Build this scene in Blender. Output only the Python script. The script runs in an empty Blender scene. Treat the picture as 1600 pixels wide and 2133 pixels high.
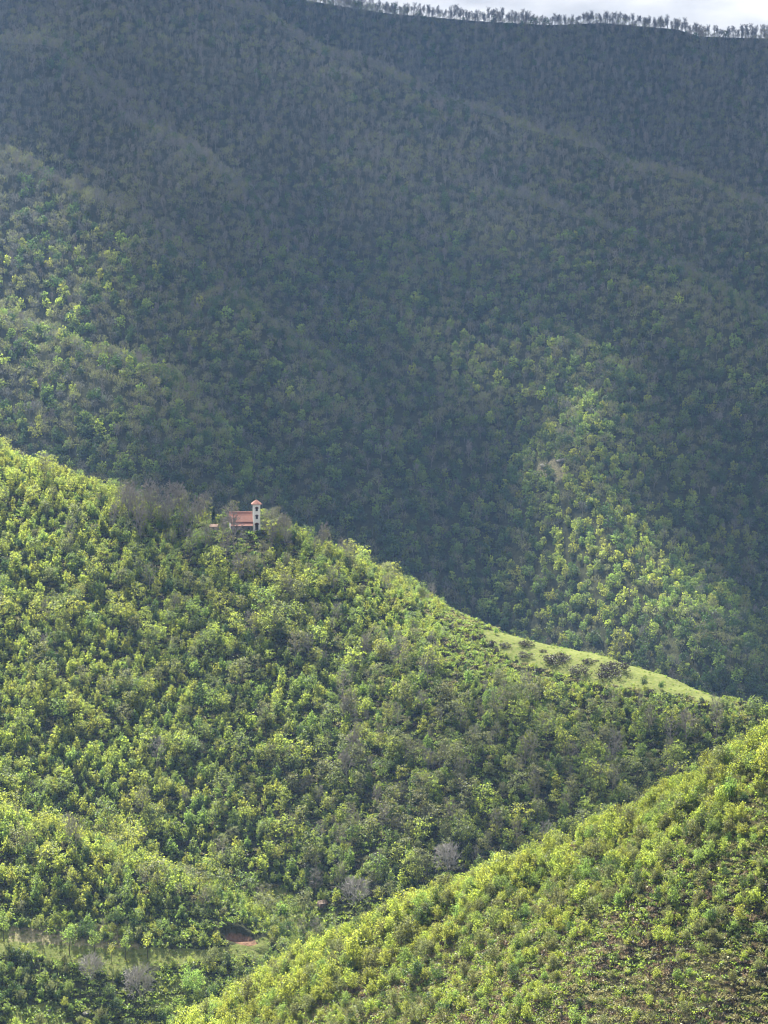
import bpy, math, random
import numpy as np
from mathutils import Vector

C = bpy.data.collections.new("scene_objects")
bpy.context.scene.collection.children.link(C)
sc = bpy.context.scene
R = math.radians

# ------------------------------------------------------------------ camera, world, sun, exposure
FPX, CX, CY = 4740.0, 800.0, 1066.5          # focal length and centre in photo pixels (1600 x 2133)
PITCH = R(-7.0)
cam_d = bpy.data.cameras.new("camera")
cam_d.sensor_fit = 'VERTICAL'
cam_d.sensor_height = 36.0
cam_d.lens = 36.0 * FPX / 2133.0
cam_d.clip_start, cam_d.clip_end = 1.0, 20000.0
cam = bpy.data.objects.new("camera", cam_d)
C.objects.link(cam)
cam.location = (0, 0, 0)
cam.rotation_euler = (R(90) + PITCH, 0, 0)
sc.camera = cam

SUN_EL, SUN_AZ = R(48), R(-20)               # sun stands beyond the mountain, a little to the left
S = np.array([math.sin(SUN_AZ) * math.cos(SUN_EL), math.cos(SUN_AZ) * math.cos(SUN_EL), math.sin(SUN_EL)])
sun_d = bpy.data.lights.new("sun", 'SUN')
sun_d.energy, sun_d.angle, sun_d.color = 5.0, R(0.5), (1.0, 0.95, 0.84)
sun = bpy.data.objects.new("sun", sun_d)
C.objects.link(sun)
sun.rotation_euler = Vector(S).to_track_quat('Z', 'Y').to_euler()

w = bpy.data.worlds.new("World")
sc.world = w
w.use_nodes = True
nt = w.node_tree
nt.nodes.clear()
def N(t, kind, **kw):
    n = t.nodes.new(kind)
    for k, v in kw.items():
        if k in n.inputs.keys() if not hasattr(n, k) else False:
            n.inputs[k].default_value = v
        else:
            setattr(n, k, v)
    return n
sky = N(nt, 'ShaderNodeTexSky', sky_type='NISHITA', sun_disc=False)
sky.sun_elevation, sky.sun_rotation = SUN_EL, SUN_AZ
sky.air_density, sky.dust_density, sky.ozone_density = 1.0, 1.6, 1.5
tc = N(nt, 'ShaderNodeTexCoord')
mp = N(nt, 'ShaderNodeMapping'); mp.inputs['Scale'].default_value = (1, 1, 3.2)
n1 = N(nt, 'ShaderNodeTexNoise'); n1.inputs['Scale'].default_value = 9.0; n1.inputs['Detail'].default_value = 7; n1.inputs['Roughness'].default_value = 0.55
n2 = N(nt, 'ShaderNodeTexNoise'); n2.inputs['Scale'].default_value = 3.0; n2.inputs['Detail'].default_value = 5
ramp = N(nt, 'ShaderNodeValToRGB')
ramp.color_ramp.elements[0].position, ramp.color_ramp.elements[0].color = 0.36, (4.8, 5.1, 5.6, 1)
ramp.color_ramp.elements[1].position, ramp.color_ramp.elements[1].color = 0.62, (9.5, 9.5, 9.6, 1)
cov = N(nt, 'ShaderNodeValToRGB')
cov.color_ramp.elements[0].position, cov.color_ramp.elements[1].position = 0.20, 0.42
mix = N(nt, 'ShaderNodeMixRGB')
bg = N(nt, 'ShaderNodeBackground'); bg.inputs['Strength'].default_value = 0.030
wo = N(nt, 'ShaderNodeOutputWorld')
L = nt.links.new
L(tc.outputs['Generated'], mp.inputs['Vector']); L(mp.outputs[0], n1.inputs['Vector']); L(mp.outputs[0], n2.inputs['Vector'])
L(n1.outputs['Fac'], ramp.inputs[0]); L(n2.outputs['Fac'], cov.inputs[0])
L(cov.outputs[0], mix.inputs[0]); L(sky.outputs[0], mix.inputs[1]); L(ramp.outputs[0], mix.inputs[2])
L(mix.outputs[0], bg.inputs['Color']); L(bg.outputs[0], wo.inputs['Surface'])

sc.view_settings.view_transform = 'Standard'
sc.view_settings.look = 'None'
sc.view_settings.exposure = 2.1
sc.view_settings.gamma = 1.0
cy = sc.cycles
cy.max_bounces, cy.diffuse_bounces, cy.glossy_bounces, cy.transmission_bounces = 5, 3, 1, 4
cy.volume_bounces, cy.transparent_max_bounces = 0, 12
cy.use_denoising = True
cy.denoiser, cy.denoising_prefilter, cy.denoising_input_passes = 'OPENIMAGEDENOISE', 'ACCURATE', 'RGB_ALBEDO_NORMAL'
cy.pixel_filter_type, cy.filter_width = 'BLACKMAN_HARRIS', 1.15
cy.sample_clamp_indirect = 4.0
cy.use_fast_gi = False

# ------------------------------------------------------------------ helpers
rng = np.random.default_rng(11)
_T = rng.random((256, 256))
def vnoise(x, y, seed=0):
    x = np.asarray(x, float) + seed * 37.17; y = np.asarray(y, float) + seed * 91.73
    xi, yi = np.floor(x).astype(int), np.floor(y).astype(int)
    fx, fy = x - xi, y - yi
    fx, fy = fx * fx * (3 - 2 * fx), fy * fy * (3 - 2 * fy)
    g = lambda a, b: _T[a & 255, b & 255]
    return (g(xi, yi) * (1 - fx) + g(xi + 1, yi) * fx) * (1 - fy) + (g(xi, yi + 1) * (1 - fx) + g(xi + 1, yi + 1) * fx) * fy - 0.5
def fbm(x, y, seed=0, o=4):
    s, a = 0, 1.0
    for k in range(o):
        s = s + a * vnoise(np.asarray(x) * 2 ** k, np.asarray(y) * 2 ** k, seed + k * 5)
        a *= 0.5
    return s
def sstep(a, b, x):
    t = np.clip((np.asarray(x, float) - a) / (b - a), 0, 1)
    return t * t * (3 - 2 * t)
def ray(px, row):
    """direction (y = 1) through a photo pixel: a sight line used only to read positions off the map"""
    x, y, z = (px - CX) / FPX, 1.0, (CY - row) / FPX
    c, s = math.cos(PITCH), math.sin(PITCH)
    yy, zz = y * c - z * s, y * s + z * c
    return x / yy, 1.0, zz / yy
def at(px, row, D):
    r = ray(px, row)
    return (r[0] * D, D, r[2] * D)
def project(x, y, z):
    c, s = math.cos(-PITCH), math.sin(-PITCH)
    yy, zz = y * c - z * s, y * s + z * c
    return CX + x / yy * FPX, CY - zz / yy * FPX

# ------------------------------------------------------------------ terrain: ridges and spurs, each with its own flank slope
# (name of hill, flank slope, rounding in metres, [(photo px, photo row, distance)...])
RIDGES = [
    ('mountain', .60, 12, [(-1900, -140, 2300), (-900, -160, 2300), (0, -110, 2330), (300, -50, 2320), (640, 2, 2300), (800, 27, 2300), (1000, 44, 2300), (1150, 52, 2300), (1250, 47, 2300),
                       (1400, 60, 2300), (1450, 76, 2300), (1600, 80, 2300), (2000, 120, 2350), (2700, 200, 2400), (3600, 260, 2400)]),
    ('mountain', .60, 10, [(-1800, -120, 2250), (-600, -120, 2200), (200, -70, 2180), (400, -12, 2150), (500, 22, 2110), (620, 88, 2060), (800, 170, 2010), (1000, 245, 1970), (1200, 310, 1930),
                       (1350, 356, 1890), (1450, 396, 1860), (1600, 446, 1820), (1900, 560, 1760), (2500, 780, 1650)]),
    ('mountain', .62, 8, [(860, 330, 1885), (975, 395, 1845), (1100, 410, 1800), (1190, 450, 1770), (1280, 475, 1745), (1400, 560, 1690), (1600, 700, 1610), (1800, 860, 1540)]),
    ('mountain', .66, 9, [(690, 165, 1985), (750, 300, 1875), (800, 430, 1780), (830, 560, 1690), (850, 700, 1590), (870, 850, 1500), (890, 1010, 1420), (910, 1180, 1345)]),
    ('mountain', .66, 10, [(880, 560, 1760), (960, 620, 1690), (1080, 655, 1650), (1200, 705, 1600), (1270, 765, 1560), (1255, 850, 1500), (1215, 930, 1450), (1230, 1020, 1400), (1290, 1110, 1345),
                       (1370, 1210, 1290), (1450, 1320, 1235), (1560, 1440, 1190)]),
    ('mountain', .66, 8, [(-700, -40, 2050), (-300, 20, 1990), (0, 70, 1950), (78, 92, 1930), (118, 138, 1900), (178, 186, 1860), (250, 240, 1810), (330, 330, 1760)]),
    ('mountain', .66, 10, [(-900, 100, 1850), (-300, 260, 1770), (0, 306, 1730), (68, 328, 1715), (168, 372, 1685), (212, 416, 1665), (272, 452, 1645), (330, 512, 1615), (388, 566, 1590),
                       (440, 600, 1570), (490, 644, 1545), (528, 690, 1520), (584, 776, 1485), (636, 830, 1460), (690, 930, 1420), (760, 1060, 1370)]),
    ('mountain', .62, 10, [(-500, 460, 1560), (0, 620, 1500), (200, 720, 1450), (330, 860, 1400), (430, 1000, 1350)]),
    ('hill', .52, 9, [(-1700, 620, 900), (-600, 780, 900), (-250, 870, 880), (0, 962, 855), (100, 992, 848), (200, 1042, 840), (300, 1072, 832), (430, 1094, 825), (545, 1106, 820), (640, 1150, 812),
                       (740, 1206, 804), (860, 1262, 792), (960, 1302, 782), (1040, 1324, 775), (1110, 1341, 768), (1189, 1358, 760), (1294, 1389, 748), (1359, 1411, 740), (1469, 1446, 726),
                       (1600, 1500, 710), (1800, 1600, 690), (2300, 1800, 640)]),
    ('hill', .55, 5, [(-600, 1560, 690), (-200, 1640, 662), (0, 1712, 645), (130, 1745, 638), (300, 1812, 630), (400, 1862, 624), (450, 1896, 622)]),
    ('hill', .55, 6, [(880, 1310, 760), (960, 1400, 730), (1060, 1480, 706), (1130, 1560, 688)]),
    ('foreground_hill', .74, 4, [(-250, 2560, 500), (100, 2400, 478), (330, 2260, 455), (430, 2180, 448), (520, 2095, 442), (610, 2036, 438), (700, 1978, 434), (830, 1916, 429), (960, 1858, 425), (1100, 1808, 419), (1180, 1775, 415), (1300, 1724, 412),
                       (1400, 1672, 410), (1500, 1618, 407), (1600, 1562, 404), (1800, 1450, 400), (2300, 1290, 395), (3400, 990, 390)]),
    ('foreground_hill', .6, 3, [(560, 2450, 8), (800, 1700, 4)]),
]
HN = ['mountain', 'hill', 'foreground_hill', 'valley_ground']
def axis(segs):
    out = [segs[0][0]]
    for a, b, s in segs:
        n = max(1, int(round((b - a) / s)))
        out += list(a + (b - a) * (np.arange(n) + 1) / n)
    return np.array(out)
X = axis([(-1500, -600, 60), (-600, -260, 12), (-260, -120, 4), (-120, -75, 1.5), (-75, -10, 0.9), (-10, 160, 1.6), (160, 300, 4), (300, 600, 10), (600, 1500, 60)])
Y = axis([(-250, 0, 25), (0, 320, 8), (320, 460, 1.5), (460, 560, 3), (560, 645, 0.8), (645, 860, 2), (860, 1200, 7), (1200, 2350, 6), (2350, 3300, 40)])
GX, GY = np.meshgrid(X, Y)
px_all, py_all = GX.ravel(), GY.ravel()
best = np.full(px_all.shape, -1e9); which = np.zeros(px_all.shape, int)
for name, sl, rd, pts in RIDGES:
    P = np.array([at(*p) for p in pts]) if name != 'x' else None
    if len(pts) == 2:
        P = np.array([(0, -6, -1.9), (0, 4, -2.2)])
    seg = []
    for a, b in zip(P[:-1], P[1:]):
        n = max(2, int(np.linalg.norm(b - a) / 9))
        seg += [a + (b - a) * k / n for k in range(n)]
    P = np.array(seg + [P[-1]])
    hi = np.full(px_all.shape, -1e9)
    for q in P:
        d = np.sqrt((px_all - q[0]) ** 2 + (py_all - q[1]) ** 2)
        v = q[2] - sl * (np.sqrt(d * d + rd * rd) - rd)
        np.maximum(hi, v, out=hi)
    m = hi > best
    best[m] = hi[m]; which[m] = HN.index(name)
Z = best.reshape(GX.shape)
W = which.reshape(GX.shape)
# drainage folds running down the slopes
far = sstep(1150, 1300, GY) * (1 - sstep(2250, 2300, GY))
Z += far * (23.0 * fbm(GX / 90, GY / 420, 3) + 6.0 * fbm(GX / 55, GY / 70, 8))
mid = sstep(560, 660, GY) * (1 - sstep(900, 1000, GY)) * sstep(0, 40, 760 - GY + np.abs(GX) * .3 * 0 + 60)
Z += mid * (2.6 * fbm(GX / 34, GY / 90, 5) + 1.5 * fbm(GX / 16, GY / 16, 6)) * sstep(690, 650, GY * 0 + 600) 
near = sstep(300, 330, GY) * (1 - sstep(480, 520, GY))
Z += near * (1.0 * fbm(GX / 14, GY / 14, 9) + 0.45 * vnoise(GX / 3.2, GY / 3.2, 4))
# valley floor: stepped terraces that drop towards the stream
def floor_z(x, y):
    b = 3.0 * vnoise(x / 22, y / 60, 12) + 0.02 * x
    t = y + b
    return -209 - 260 * sstep(880, 1000, y) * (1 - sstep(1250, 1500, y) * .2) + 3.5 * sstep(575, 578, t) + 3.8 * sstep(595, 599, t) + 1.2 * sstep(600, 622, t) + 0.5 * vnoise(x / 6, y / 6, 2)
FZ = floor_z(GX, GY)
m = FZ > Z
W[m] = 3
k = 2.0                                                     # soft foot where slope meets floor
Z = np.maximum(Z, FZ) + np.maximum(0, k - np.abs(Z - FZ)) ** 2 / (4 * k) * 0.8
# level ground under the chapel
ch = at(510, 1104, 820)
d = np.hypot((GX - ch[0]) / 1.4, GY - ch[1])
Z = Z + (ch[2] - Z) * (1 - sstep(5, 11, d))
# cut bank with red earth
pit = None
def bilin(A, x, y):
    x = np.asarray(x, float); y = np.asarray(y, float)
    i = np.clip(np.searchsorted(X, x) - 1, 0, len(X) - 2); j = np.clip(np.searchsorted(Y, y) - 1, 0, len(Y) - 2)
    fx = np.clip((x - X[i]) / (X[i + 1] - X[i]), 0, 1); fy = np.clip((y - Y[j]) / (Y[j + 1] - Y[j]), 0, 1)
    return (A[j, i] * (1 - fx) + A[j, i + 1] * fx) * (1 - fy) + (A[j + 1, i] * (1 - fx) + A[j + 1, i + 1] * fx) * fy
def height(x, y):
    return bilin(Z, x, y)
def hit(px, row, d0=300.0):
    r = ray(px, row)
    D = np.concatenate([np.arange(d0, 900, 0.5), np.arange(900, 2600, 2.0)])
    h = height(r[0] * D, D)
    k = np.argmax(h >= r[2] * D)
    if h[k] < r[2] * D[k]:
        k = len(D) - 1
    return np.array([r[0] * D[k], D[k], h[k]])
pit = hit(500, 1954, 540)
u, v = (GX - pit[0]) / 5.0, (GY - pit[1]) / 2.6
e = np.sqrt(u * u + v * v)
Zp = pit[2] - 1.3 - 0.16 * (GY - pit[1])
PITM = (1 - sstep(0.86, 1.0, e))
rim = np.exp(-((e - 1.25) / 0.3) ** 2)
Z = Z + rim * 0.9 * (GY > pit[1] - 2)
Z = Z + (np.minimum(Z, Zp) - Z) * PITM

# horizon table: what the ground itself hides from the camera
AZ = np.linspace(-0.30, 0.30, 601); DD = np.concatenate([np.arange(320, 900, 4.0), np.arange(900, 2420, 8.0)])
_h = height(AZ[None, :] * DD[:, None], np.repeat(DD[:, None], len(AZ), 1)) / DD[:, None]
HZ = np.maximum.accumulate(_h, 0)
def horizon(x, y):
    a = x / y
    i = np.clip(((a + 0.30) / 0.001).round().astype(int), 0, 600)
    j = np.clip(np.searchsorted(DD, y - 10) - 1, 0, len(DD) - 1)
    return HZ[j, i]

# ------------------------------------------------------------------ materials
def mat(name, build):
    m = bpy.data.materials.new(name); m.use_nodes = True
    t = m.node_tree; t.nodes.clear()
    out = t.nodes.new('ShaderNodeOutputMaterial')
    build(t, out)
    return m
def leaf_mat(name, dif, tra, var=0.35, fac=0.55):
    def b(t, out):
        oi = N(t, 'ShaderNodeObjectInfo'); ge = N(t, 'ShaderNodeNewGeometry')
        a = N(t, 'ShaderNodeMath', operation='MULTIPLY'); a.inputs[1].default_value = var
        c = N(t, 'ShaderNodeMath', operation='MULTIPLY_ADD'); c.inputs[1].default_value = var * 1.2; 
        t.links.new(oi.outputs['Random'], a.inputs[0]); t.links.new(ge.outputs['Random Per Island'], c.inputs[0]); t.links.new(a.outputs[0], c.inputs[2])
        v = N(t, 'ShaderNodeMath', operation='ADD'); v.inputs[1].default_value = 1 - var * 1.1
        t.links.new(c.outputs[0], v.inputs[0])
        hu = N(t, 'ShaderNodeMath', operation='MULTIPLY_ADD'); hu.inputs[1].default_value = 0.03; hu.inputs[2].default_value = 0.485
        t.links.new(oi.outputs['Random'], hu.inputs[0])
        sh = []
        for col, kind in ((dif, 'ShaderNodeBsdfDiffuse'), (tra, 'ShaderNodeBsdfTranslucent')):
            h = N(t, 'ShaderNodeHueSaturation'); h.inputs['Color'].default_value = (*col, 1)
            t.links.new(hu.outputs[0], h.inputs['Hue']); t.links.new(v.outputs[0], h.inputs['Value'])
            s = N(t, kind); t.links.new(h.outputs[0], s.inputs['Color']); sh.append(s)
        g = N(t, 'ShaderNodeBsdfGlossy'); g.inputs['Roughness'].default_value = 0.5; g.inputs['Color'].default_value = (.8, .85, .8, 1)
        mx = N(t, 'ShaderNodeMixShader'); mx.inputs[0].default_value = fac
        t.links.new(sh[0].outputs[0], mx.inputs[1]); t.links.new(sh[1].outputs[0], mx.inputs[2])
        m2 = N(t, 'ShaderNodeMixShader'); m2.inputs[0].default_value = 0.035
        t.links.new(mx.outputs[0], m2.inputs[1]); t.links.new(g.outputs[0], m2.inputs[2])
        t.links.new(m2.outputs[0], out.inputs['Surface'])
    return mat(name, b)
def plain(name, col, var=0.2, scale=3.0, rough=0.9, bump=0.0):
    def b(t, out):
        p = N(t, 'ShaderNodeBsdfPrincipled'); p.inputs['Roughness'].default_value = rough
        tc = N(t, 'ShaderNodeTexCoord'); n = N(t, 'ShaderNodeTexNoise'); n.inputs['Scale'].default_value = scale; n.inputs['Detail'].default_value = 6
        h = N(t, 'ShaderNodeHueSaturation'); h.inputs['Color'].default_value = (*col, 1)
        a = N(t, 'ShaderNodeMath', operation='MULTIPLY_ADD'); a.inputs[1].default_value = var * 2; a.inputs[2].default_value = 1 - var
        t.links.new(tc.outputs['Object'], n.inputs['Vector']); t.links.new(n.outputs['Fac'], a.inputs[0]); t.links.new(a.outputs[0], h.inputs['Value'])
        t.links.new(h.outputs[0], p.inputs['Base Color'])
        if bump:
            bp = N(t, 'ShaderNodeBump'); bp.inputs['Strength'].default_value = bump; t.links.new(n.outputs['Fac'], bp.inputs['Height']); t.links.new(bp.outputs[0], p.inputs['Normal'])
        t.links.new(p.outputs[0], out.inputs['Surface'])
    return mat(name, b)
M = {
    'yellow': leaf_mat('leaf_yellow_green', (.125, .16, .03), (.43, .49, .065), .4, .6),
    'lime':   leaf_mat('leaf_lime', (.10, .15, .03), (.30, .42, .08), .3, .6),
    'green':  leaf_mat('leaf_green', (.08, .115, .026), (.25, .34, .055), .4, .58),
    'dark':   leaf_mat('leaf_dark_green', (.045, .072, .02), (.10, .17, .03), .35, .45),
    'olive':  leaf_mat('leaf_olive_bud', (.12, .13, .05), (.24, .26, .07), .4, .5),
    'grey':   leaf_mat('leaf_grey_bud', (.11, .115, .10), (.14, .15, .12), .35, .4),
    'cyp':    leaf_mat('leaf_cypress', (.018, .035, .014), (.02, .035, .012), .3, .2),
    'heath':  leaf_mat('leaf_heather', (.055, .042, .034), (.045, .035, .025), .4, .25),
    'straw':  leaf_mat('leaf_straw', (.24, .22, .10), (.26, .24, .09), .4, .4),
    'grass':  leaf_mat('leaf_grass', (.11, .14, .03), (.30, .38, .05), .35, .55),
    'fern':   leaf_mat('leaf_dead_fern', (.20, .145, .09), (.17, .12, .07), .4, .35),
    'bark':   plain('bark_dark', (.055, .047, .038), .3, 2),
    'twig':   plain('bark_grey', (.24, .215, .185), .25, 2),
    'dusk':   plain('bark_ridge', (.115, .105, .11), .25, 2),
    'pale':   plain('bark_pale', (.33, .31, .29), .25, 2),
    'red':    plain('roof_tile_red', (.35, .165, .12), .25, 1.6, .85, .2),
    'white':  plain('lime_render_white', (.78, .76, .72), .06, .8, .85),
    'stone':  plain('grey_stone', (.13, .125, .11), .35, 1.4, .9, .5),
    'rock':   plain('pale_rock', (.30, .28, .24), .3, .8, .9, .6),
    'bank':   plain('earth_brown', (.12, .085, .06), .3, 1.2, .95, .5),
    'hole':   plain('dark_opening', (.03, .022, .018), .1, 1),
    'brick':  plain('brown_lintel', (.16, .07, .045), .2, 2),
    'wood':   plain('weathered_wood', (.12, .10, .08), .25, 2),
    'metal':  plain('iron_dark', (.10, .10, .10), .1, 2, .5),
}
def ground_mat():
    def b(t, out):
        p = N(t, 'ShaderNodeBsdfPrincipled'); p.inputs['Roughness'].default_value = 1.0; p.inputs['Specular IOR Level'].default_value = 0.0
        g = N(t, 'ShaderNodeNewGeometry')
        def noise(sc_, det=6):
            n = N(t, 'ShaderNodeTexNoise'); n.inputs['Scale'].default_value = sc_; n.inputs['Detail'].default_value = det
            t.links.new(g.outputs['Position'], n.inputs['Vector']); return n
        def rampn(src, p0, c0, p1, c1):
            r = N(t, 'ShaderNodeValToRGB'); e = r.color_ramp.elements
            e[0].position, e[0].color, e[1].position, e[1].color = p0, (*c0, 1), p1, (*c1, 1)
            t.links.new(src, r.inputs[0]); return r
        base = rampn(noise(.5).outputs['Fac'], .35, (.030, .033, .018), .65, (.055, .058, .03))
        mead = rampn(noise(.9).outputs['Fac'], .3, (.095, .125, .032), .7, (.165, .175, .065))
        drya = rampn(noise(1.3).outputs['Fac'], .3, (.15, .135, .075), .7, (.32, .28, .18))
        eart = rampn(noise(1.2).outputs['Fac'], .35, (.12, .075, .05), .65, (.20, .125, .085))
        cur = base.outputs[0]
        for att, src in (('meadow', mead), ('dry', drya), ('earth', eart)):
            at_ = N(t, 'ShaderNodeAttribute', attribute_name=att)
            mx = N(t, 'ShaderNodeMixRGB')
            n = noise(.8); ad = N(t, 'ShaderNodeMath', operation='MULTIPLY_ADD'); ad.inputs[1].default_value = .7; ad.inputs[2].default_value = -.35
            s = N(t, 'ShaderNodeMath', operation='ADD'); cl = N(t, 'ShaderNodeMapRange'); cl.inputs[1].default_value, cl.inputs[2].default_value = .35, .65
            t.links.new(n.outputs['Fac'], ad.inputs[0]); t.links.new(ad.outputs[0], s.inputs[0]); t.links.new(at_.outputs['Fac'], s.inputs[1]); t.links.new(s.outputs[0], cl.inputs[0])
            t.links.new(cl.outputs[0], mx.inputs[0]); t.links.new(cur, mx.inputs[1]); t.links.new(src.outputs[0], mx.inputs[2]); cur = mx.outputs[0]
        t.links.new(cur, p.inputs['Base Color'])
        bp = N(t, 'ShaderNodeBump'); bp.inputs['Strength'].default_value = .6; bp.inputs['Distance'].default_value = .5
        t.links.new(noise(2.5).outputs['Fac'], bp.inputs['Height']); t.links.new(bp.outputs[0], p.inputs['Normal'])
        t.links.new(p.outputs[0], out.inputs['Surface'])
    return mat('ground_soil', b)
M['ground'] = ground_mat()

# ------------------------------------------------------------------ ground objects
PX, PR = project(GX, np.maximum(GY, 1), Z)
def inpoly(x, y, poly):
    x, y = np.asarray(x, float), np.asarray(y, float)
    r = np.zeros(x.shape, bool); n = len(poly)
    for i in range(n):
        x0, y0 = poly[i]; x1, y1 = poly[(i + 1) % n]
        c = ((y0 > y) != (y1 > y)) & (x < (x1 - x0) * (y - y0) / ((y1 - y0) or 1e-9) + x0)
        r ^= c
    return r
MEADOW = [(985, 1306), (1060, 1320), (1110, 1332), (1190, 1345), (1300, 1375), (1370, 1400), (1480, 1440), (1560, 1480), (1500, 1472), (1420, 1450), (1350, 1440), (1290, 1432), (1220, 1420),
          (1160, 1402), (1090, 1384), (1050, 1366), (1025, 1344)]
STRIP = [(850, 1232), (900, 1238), (1010, 1292), (1000, 1312), (940, 1306), (880, 1280)]
TERR = [(-60, 1936), (60, 1940), (200, 1962), (290, 1972), (400, 1978), (450, 1976), (560, 1950), (560, 1990), (470, 1998), (380, 2008), (290, 2018), (240, 2034), (200, 2024), (150, 2006), (60, 1992), (-60, 1985)]
GRASS2 = [[(325, 2034), (425, 2028), (445, 2062), (325, 2070)], [(300, 2075), (400, 2070), (420, 2100), (330, 2110)], [(20, 2092), (120, 2090), (150, 2140), (10, 2140)], [(520, 1830), (560, 1840), (680, 1890), (650, 1920), (590, 1925), (530, 1890)],
          [(620, 1905), (700, 1895), (700, 1935), (610, 1960)]]
lay_hill = (GY > 560) & (GY < 900)
valley_soft = 0.62 * ((GY > 545) & (GY < 640) & (W == 3))
meadow = (lay_hill & (inpoly(PX, PR, MEADOW) | inpoly(PX, PR, TERR))).astype(float)
meadow = np.maximum(meadow, valley_soft)
for q in GRASS2: meadow = np.maximum(meadow, lay_hill & inpoly(PX, PR, q))
dry = .45 * (lay_hill & inpoly(PX, PR, STRIP))
dry = np.maximum(dry, .30 * (lay_hill & inpoly(PX, PR, MEADOW)))
dry = np.maximum(dry, (lay_hill & (PR > 1925) & (PR < 1962 + PX * .06) & (PX < 290) & (PX > 15)).astype(float) * 0.6)
fg = (GY > 320) & (GY < 470)
dry = np.maximum(dry, fg * (0.50 + 1.1 * fbm(GX / 9, GY / 9, 21)) * (0.5 + 0.6 * sstep(1750, 2100, PR)))
for (x0, y0, x1, y1, wd) in ((1190, 1760, 1200, 1800, 7), (1218, 1868, 1238, 1905, 6), (1190, 2000, 1160, 2080, 6), (1150, 2085, 1140, 2133, 7)):
    tt = np.clip(((PX - x0) * (x1 - x0) + (PR - y0) * (y1 - y0)) / ((x1 - x0) ** 2 + (y1 - y0) ** 2), 0, 1)
    dry = np.maximum(dry, fg * (np.hypot(PX - x0 - tt * (x1 - x0), PR - y0 - tt * (y1 - y0)) < wd) * 1.0)
earth = np.maximum(PITM, 0.9 * rim * (GY > pit[1]) * 0)
rockm = ((GY > 1350) & (GY < 1500) & (np.hypot((PX - 1150) / 35, (PR - 980) / 26) < 1)).astype(float)
dry = np.maximum(dry, .5 * rockm)
ny, nx = GX.shape
V = np.stack([GX.ravel(), GY.ravel(), Z.ravel()], 1)
idx = np.arange(ny * nx).reshape(ny, nx)
F = np.stack([idx[:-1, :-1], idx[:-1, 1:], idx[1:, 1:], idx[1:, :-1]], -1).reshape(-1, 4)
# an open edge line through the valleys: every face belongs to the hill that carries it
FW = W[:-1, :-1].ravel()
def np_mesh(name, V, F, mats=(), fmat=None, smooth=False, attrs=None):
    me = bpy.data.meshes.new(name)
    V = np.asarray(V, np.float32); F = np.asarray(F, np.int32)
    me.vertices.add(len(V)); me.vertices.foreach_set('co', V.ravel())
    me.loops.add(F.size); me.loops.foreach_set('vertex_index', F.ravel())
    me.polygons.add(len(F)); me.polygons.foreach_set('loop_start', np.arange(0, F.size, F.shape[1], dtype=np.int32))
    me.polygons.foreach_set('loop_total', np.full(len(F), F.shape[1], np.int32))
    for m_ in mats: me.materials.append(m_)
    if fmat is not None: me.polygons.foreach_set('material_index', np.asarray(fmat, np.int32))
    me.polygons.foreach_set('use_smooth', np.full(len(F), smooth))
    for k_, a_ in (attrs or {}).items():
        at_ = me.attributes.new(k_, 'FLOAT', 'POINT'); at_.data.foreach_set('value', np.asarray(a_, np.float32).ravel())
    me.update(calc_edges=True)
    return me
def link(name, me, parent=None, **props):
    o = bpy.data.objects.new(name, me); C.objects.link(o)
    if parent: o.parent = parent
    for k_, v_ in props.items(): o[k_] = v_
    return o
GLAB = {'mountain': 'forested mountain side that fills the upper half under the ridge', 'hill': 'green wooded hill in the middle that carries the chapel and the meadow',
        'foreground_hill': 'scrub covered near slope rising to the lower right', 'valley_ground': 'terraced grassy valley ground at the lower left with a red earth pit'}
for k, nm in enumerate(HN):
    f = F[FW == k]
    u_, inv = np.unique(f, return_inverse=True)
    me = np_mesh(nm, V[u_], inv.reshape(-1, 4), [M['ground']], smooth=True, attrs={'meadow': meadow.ravel()[u_], 'dry': dry.ravel()[u_], 'earth': earth.ravel()[u_]})
    link(nm, me, kind='structure', label=GLAB[nm])

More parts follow.
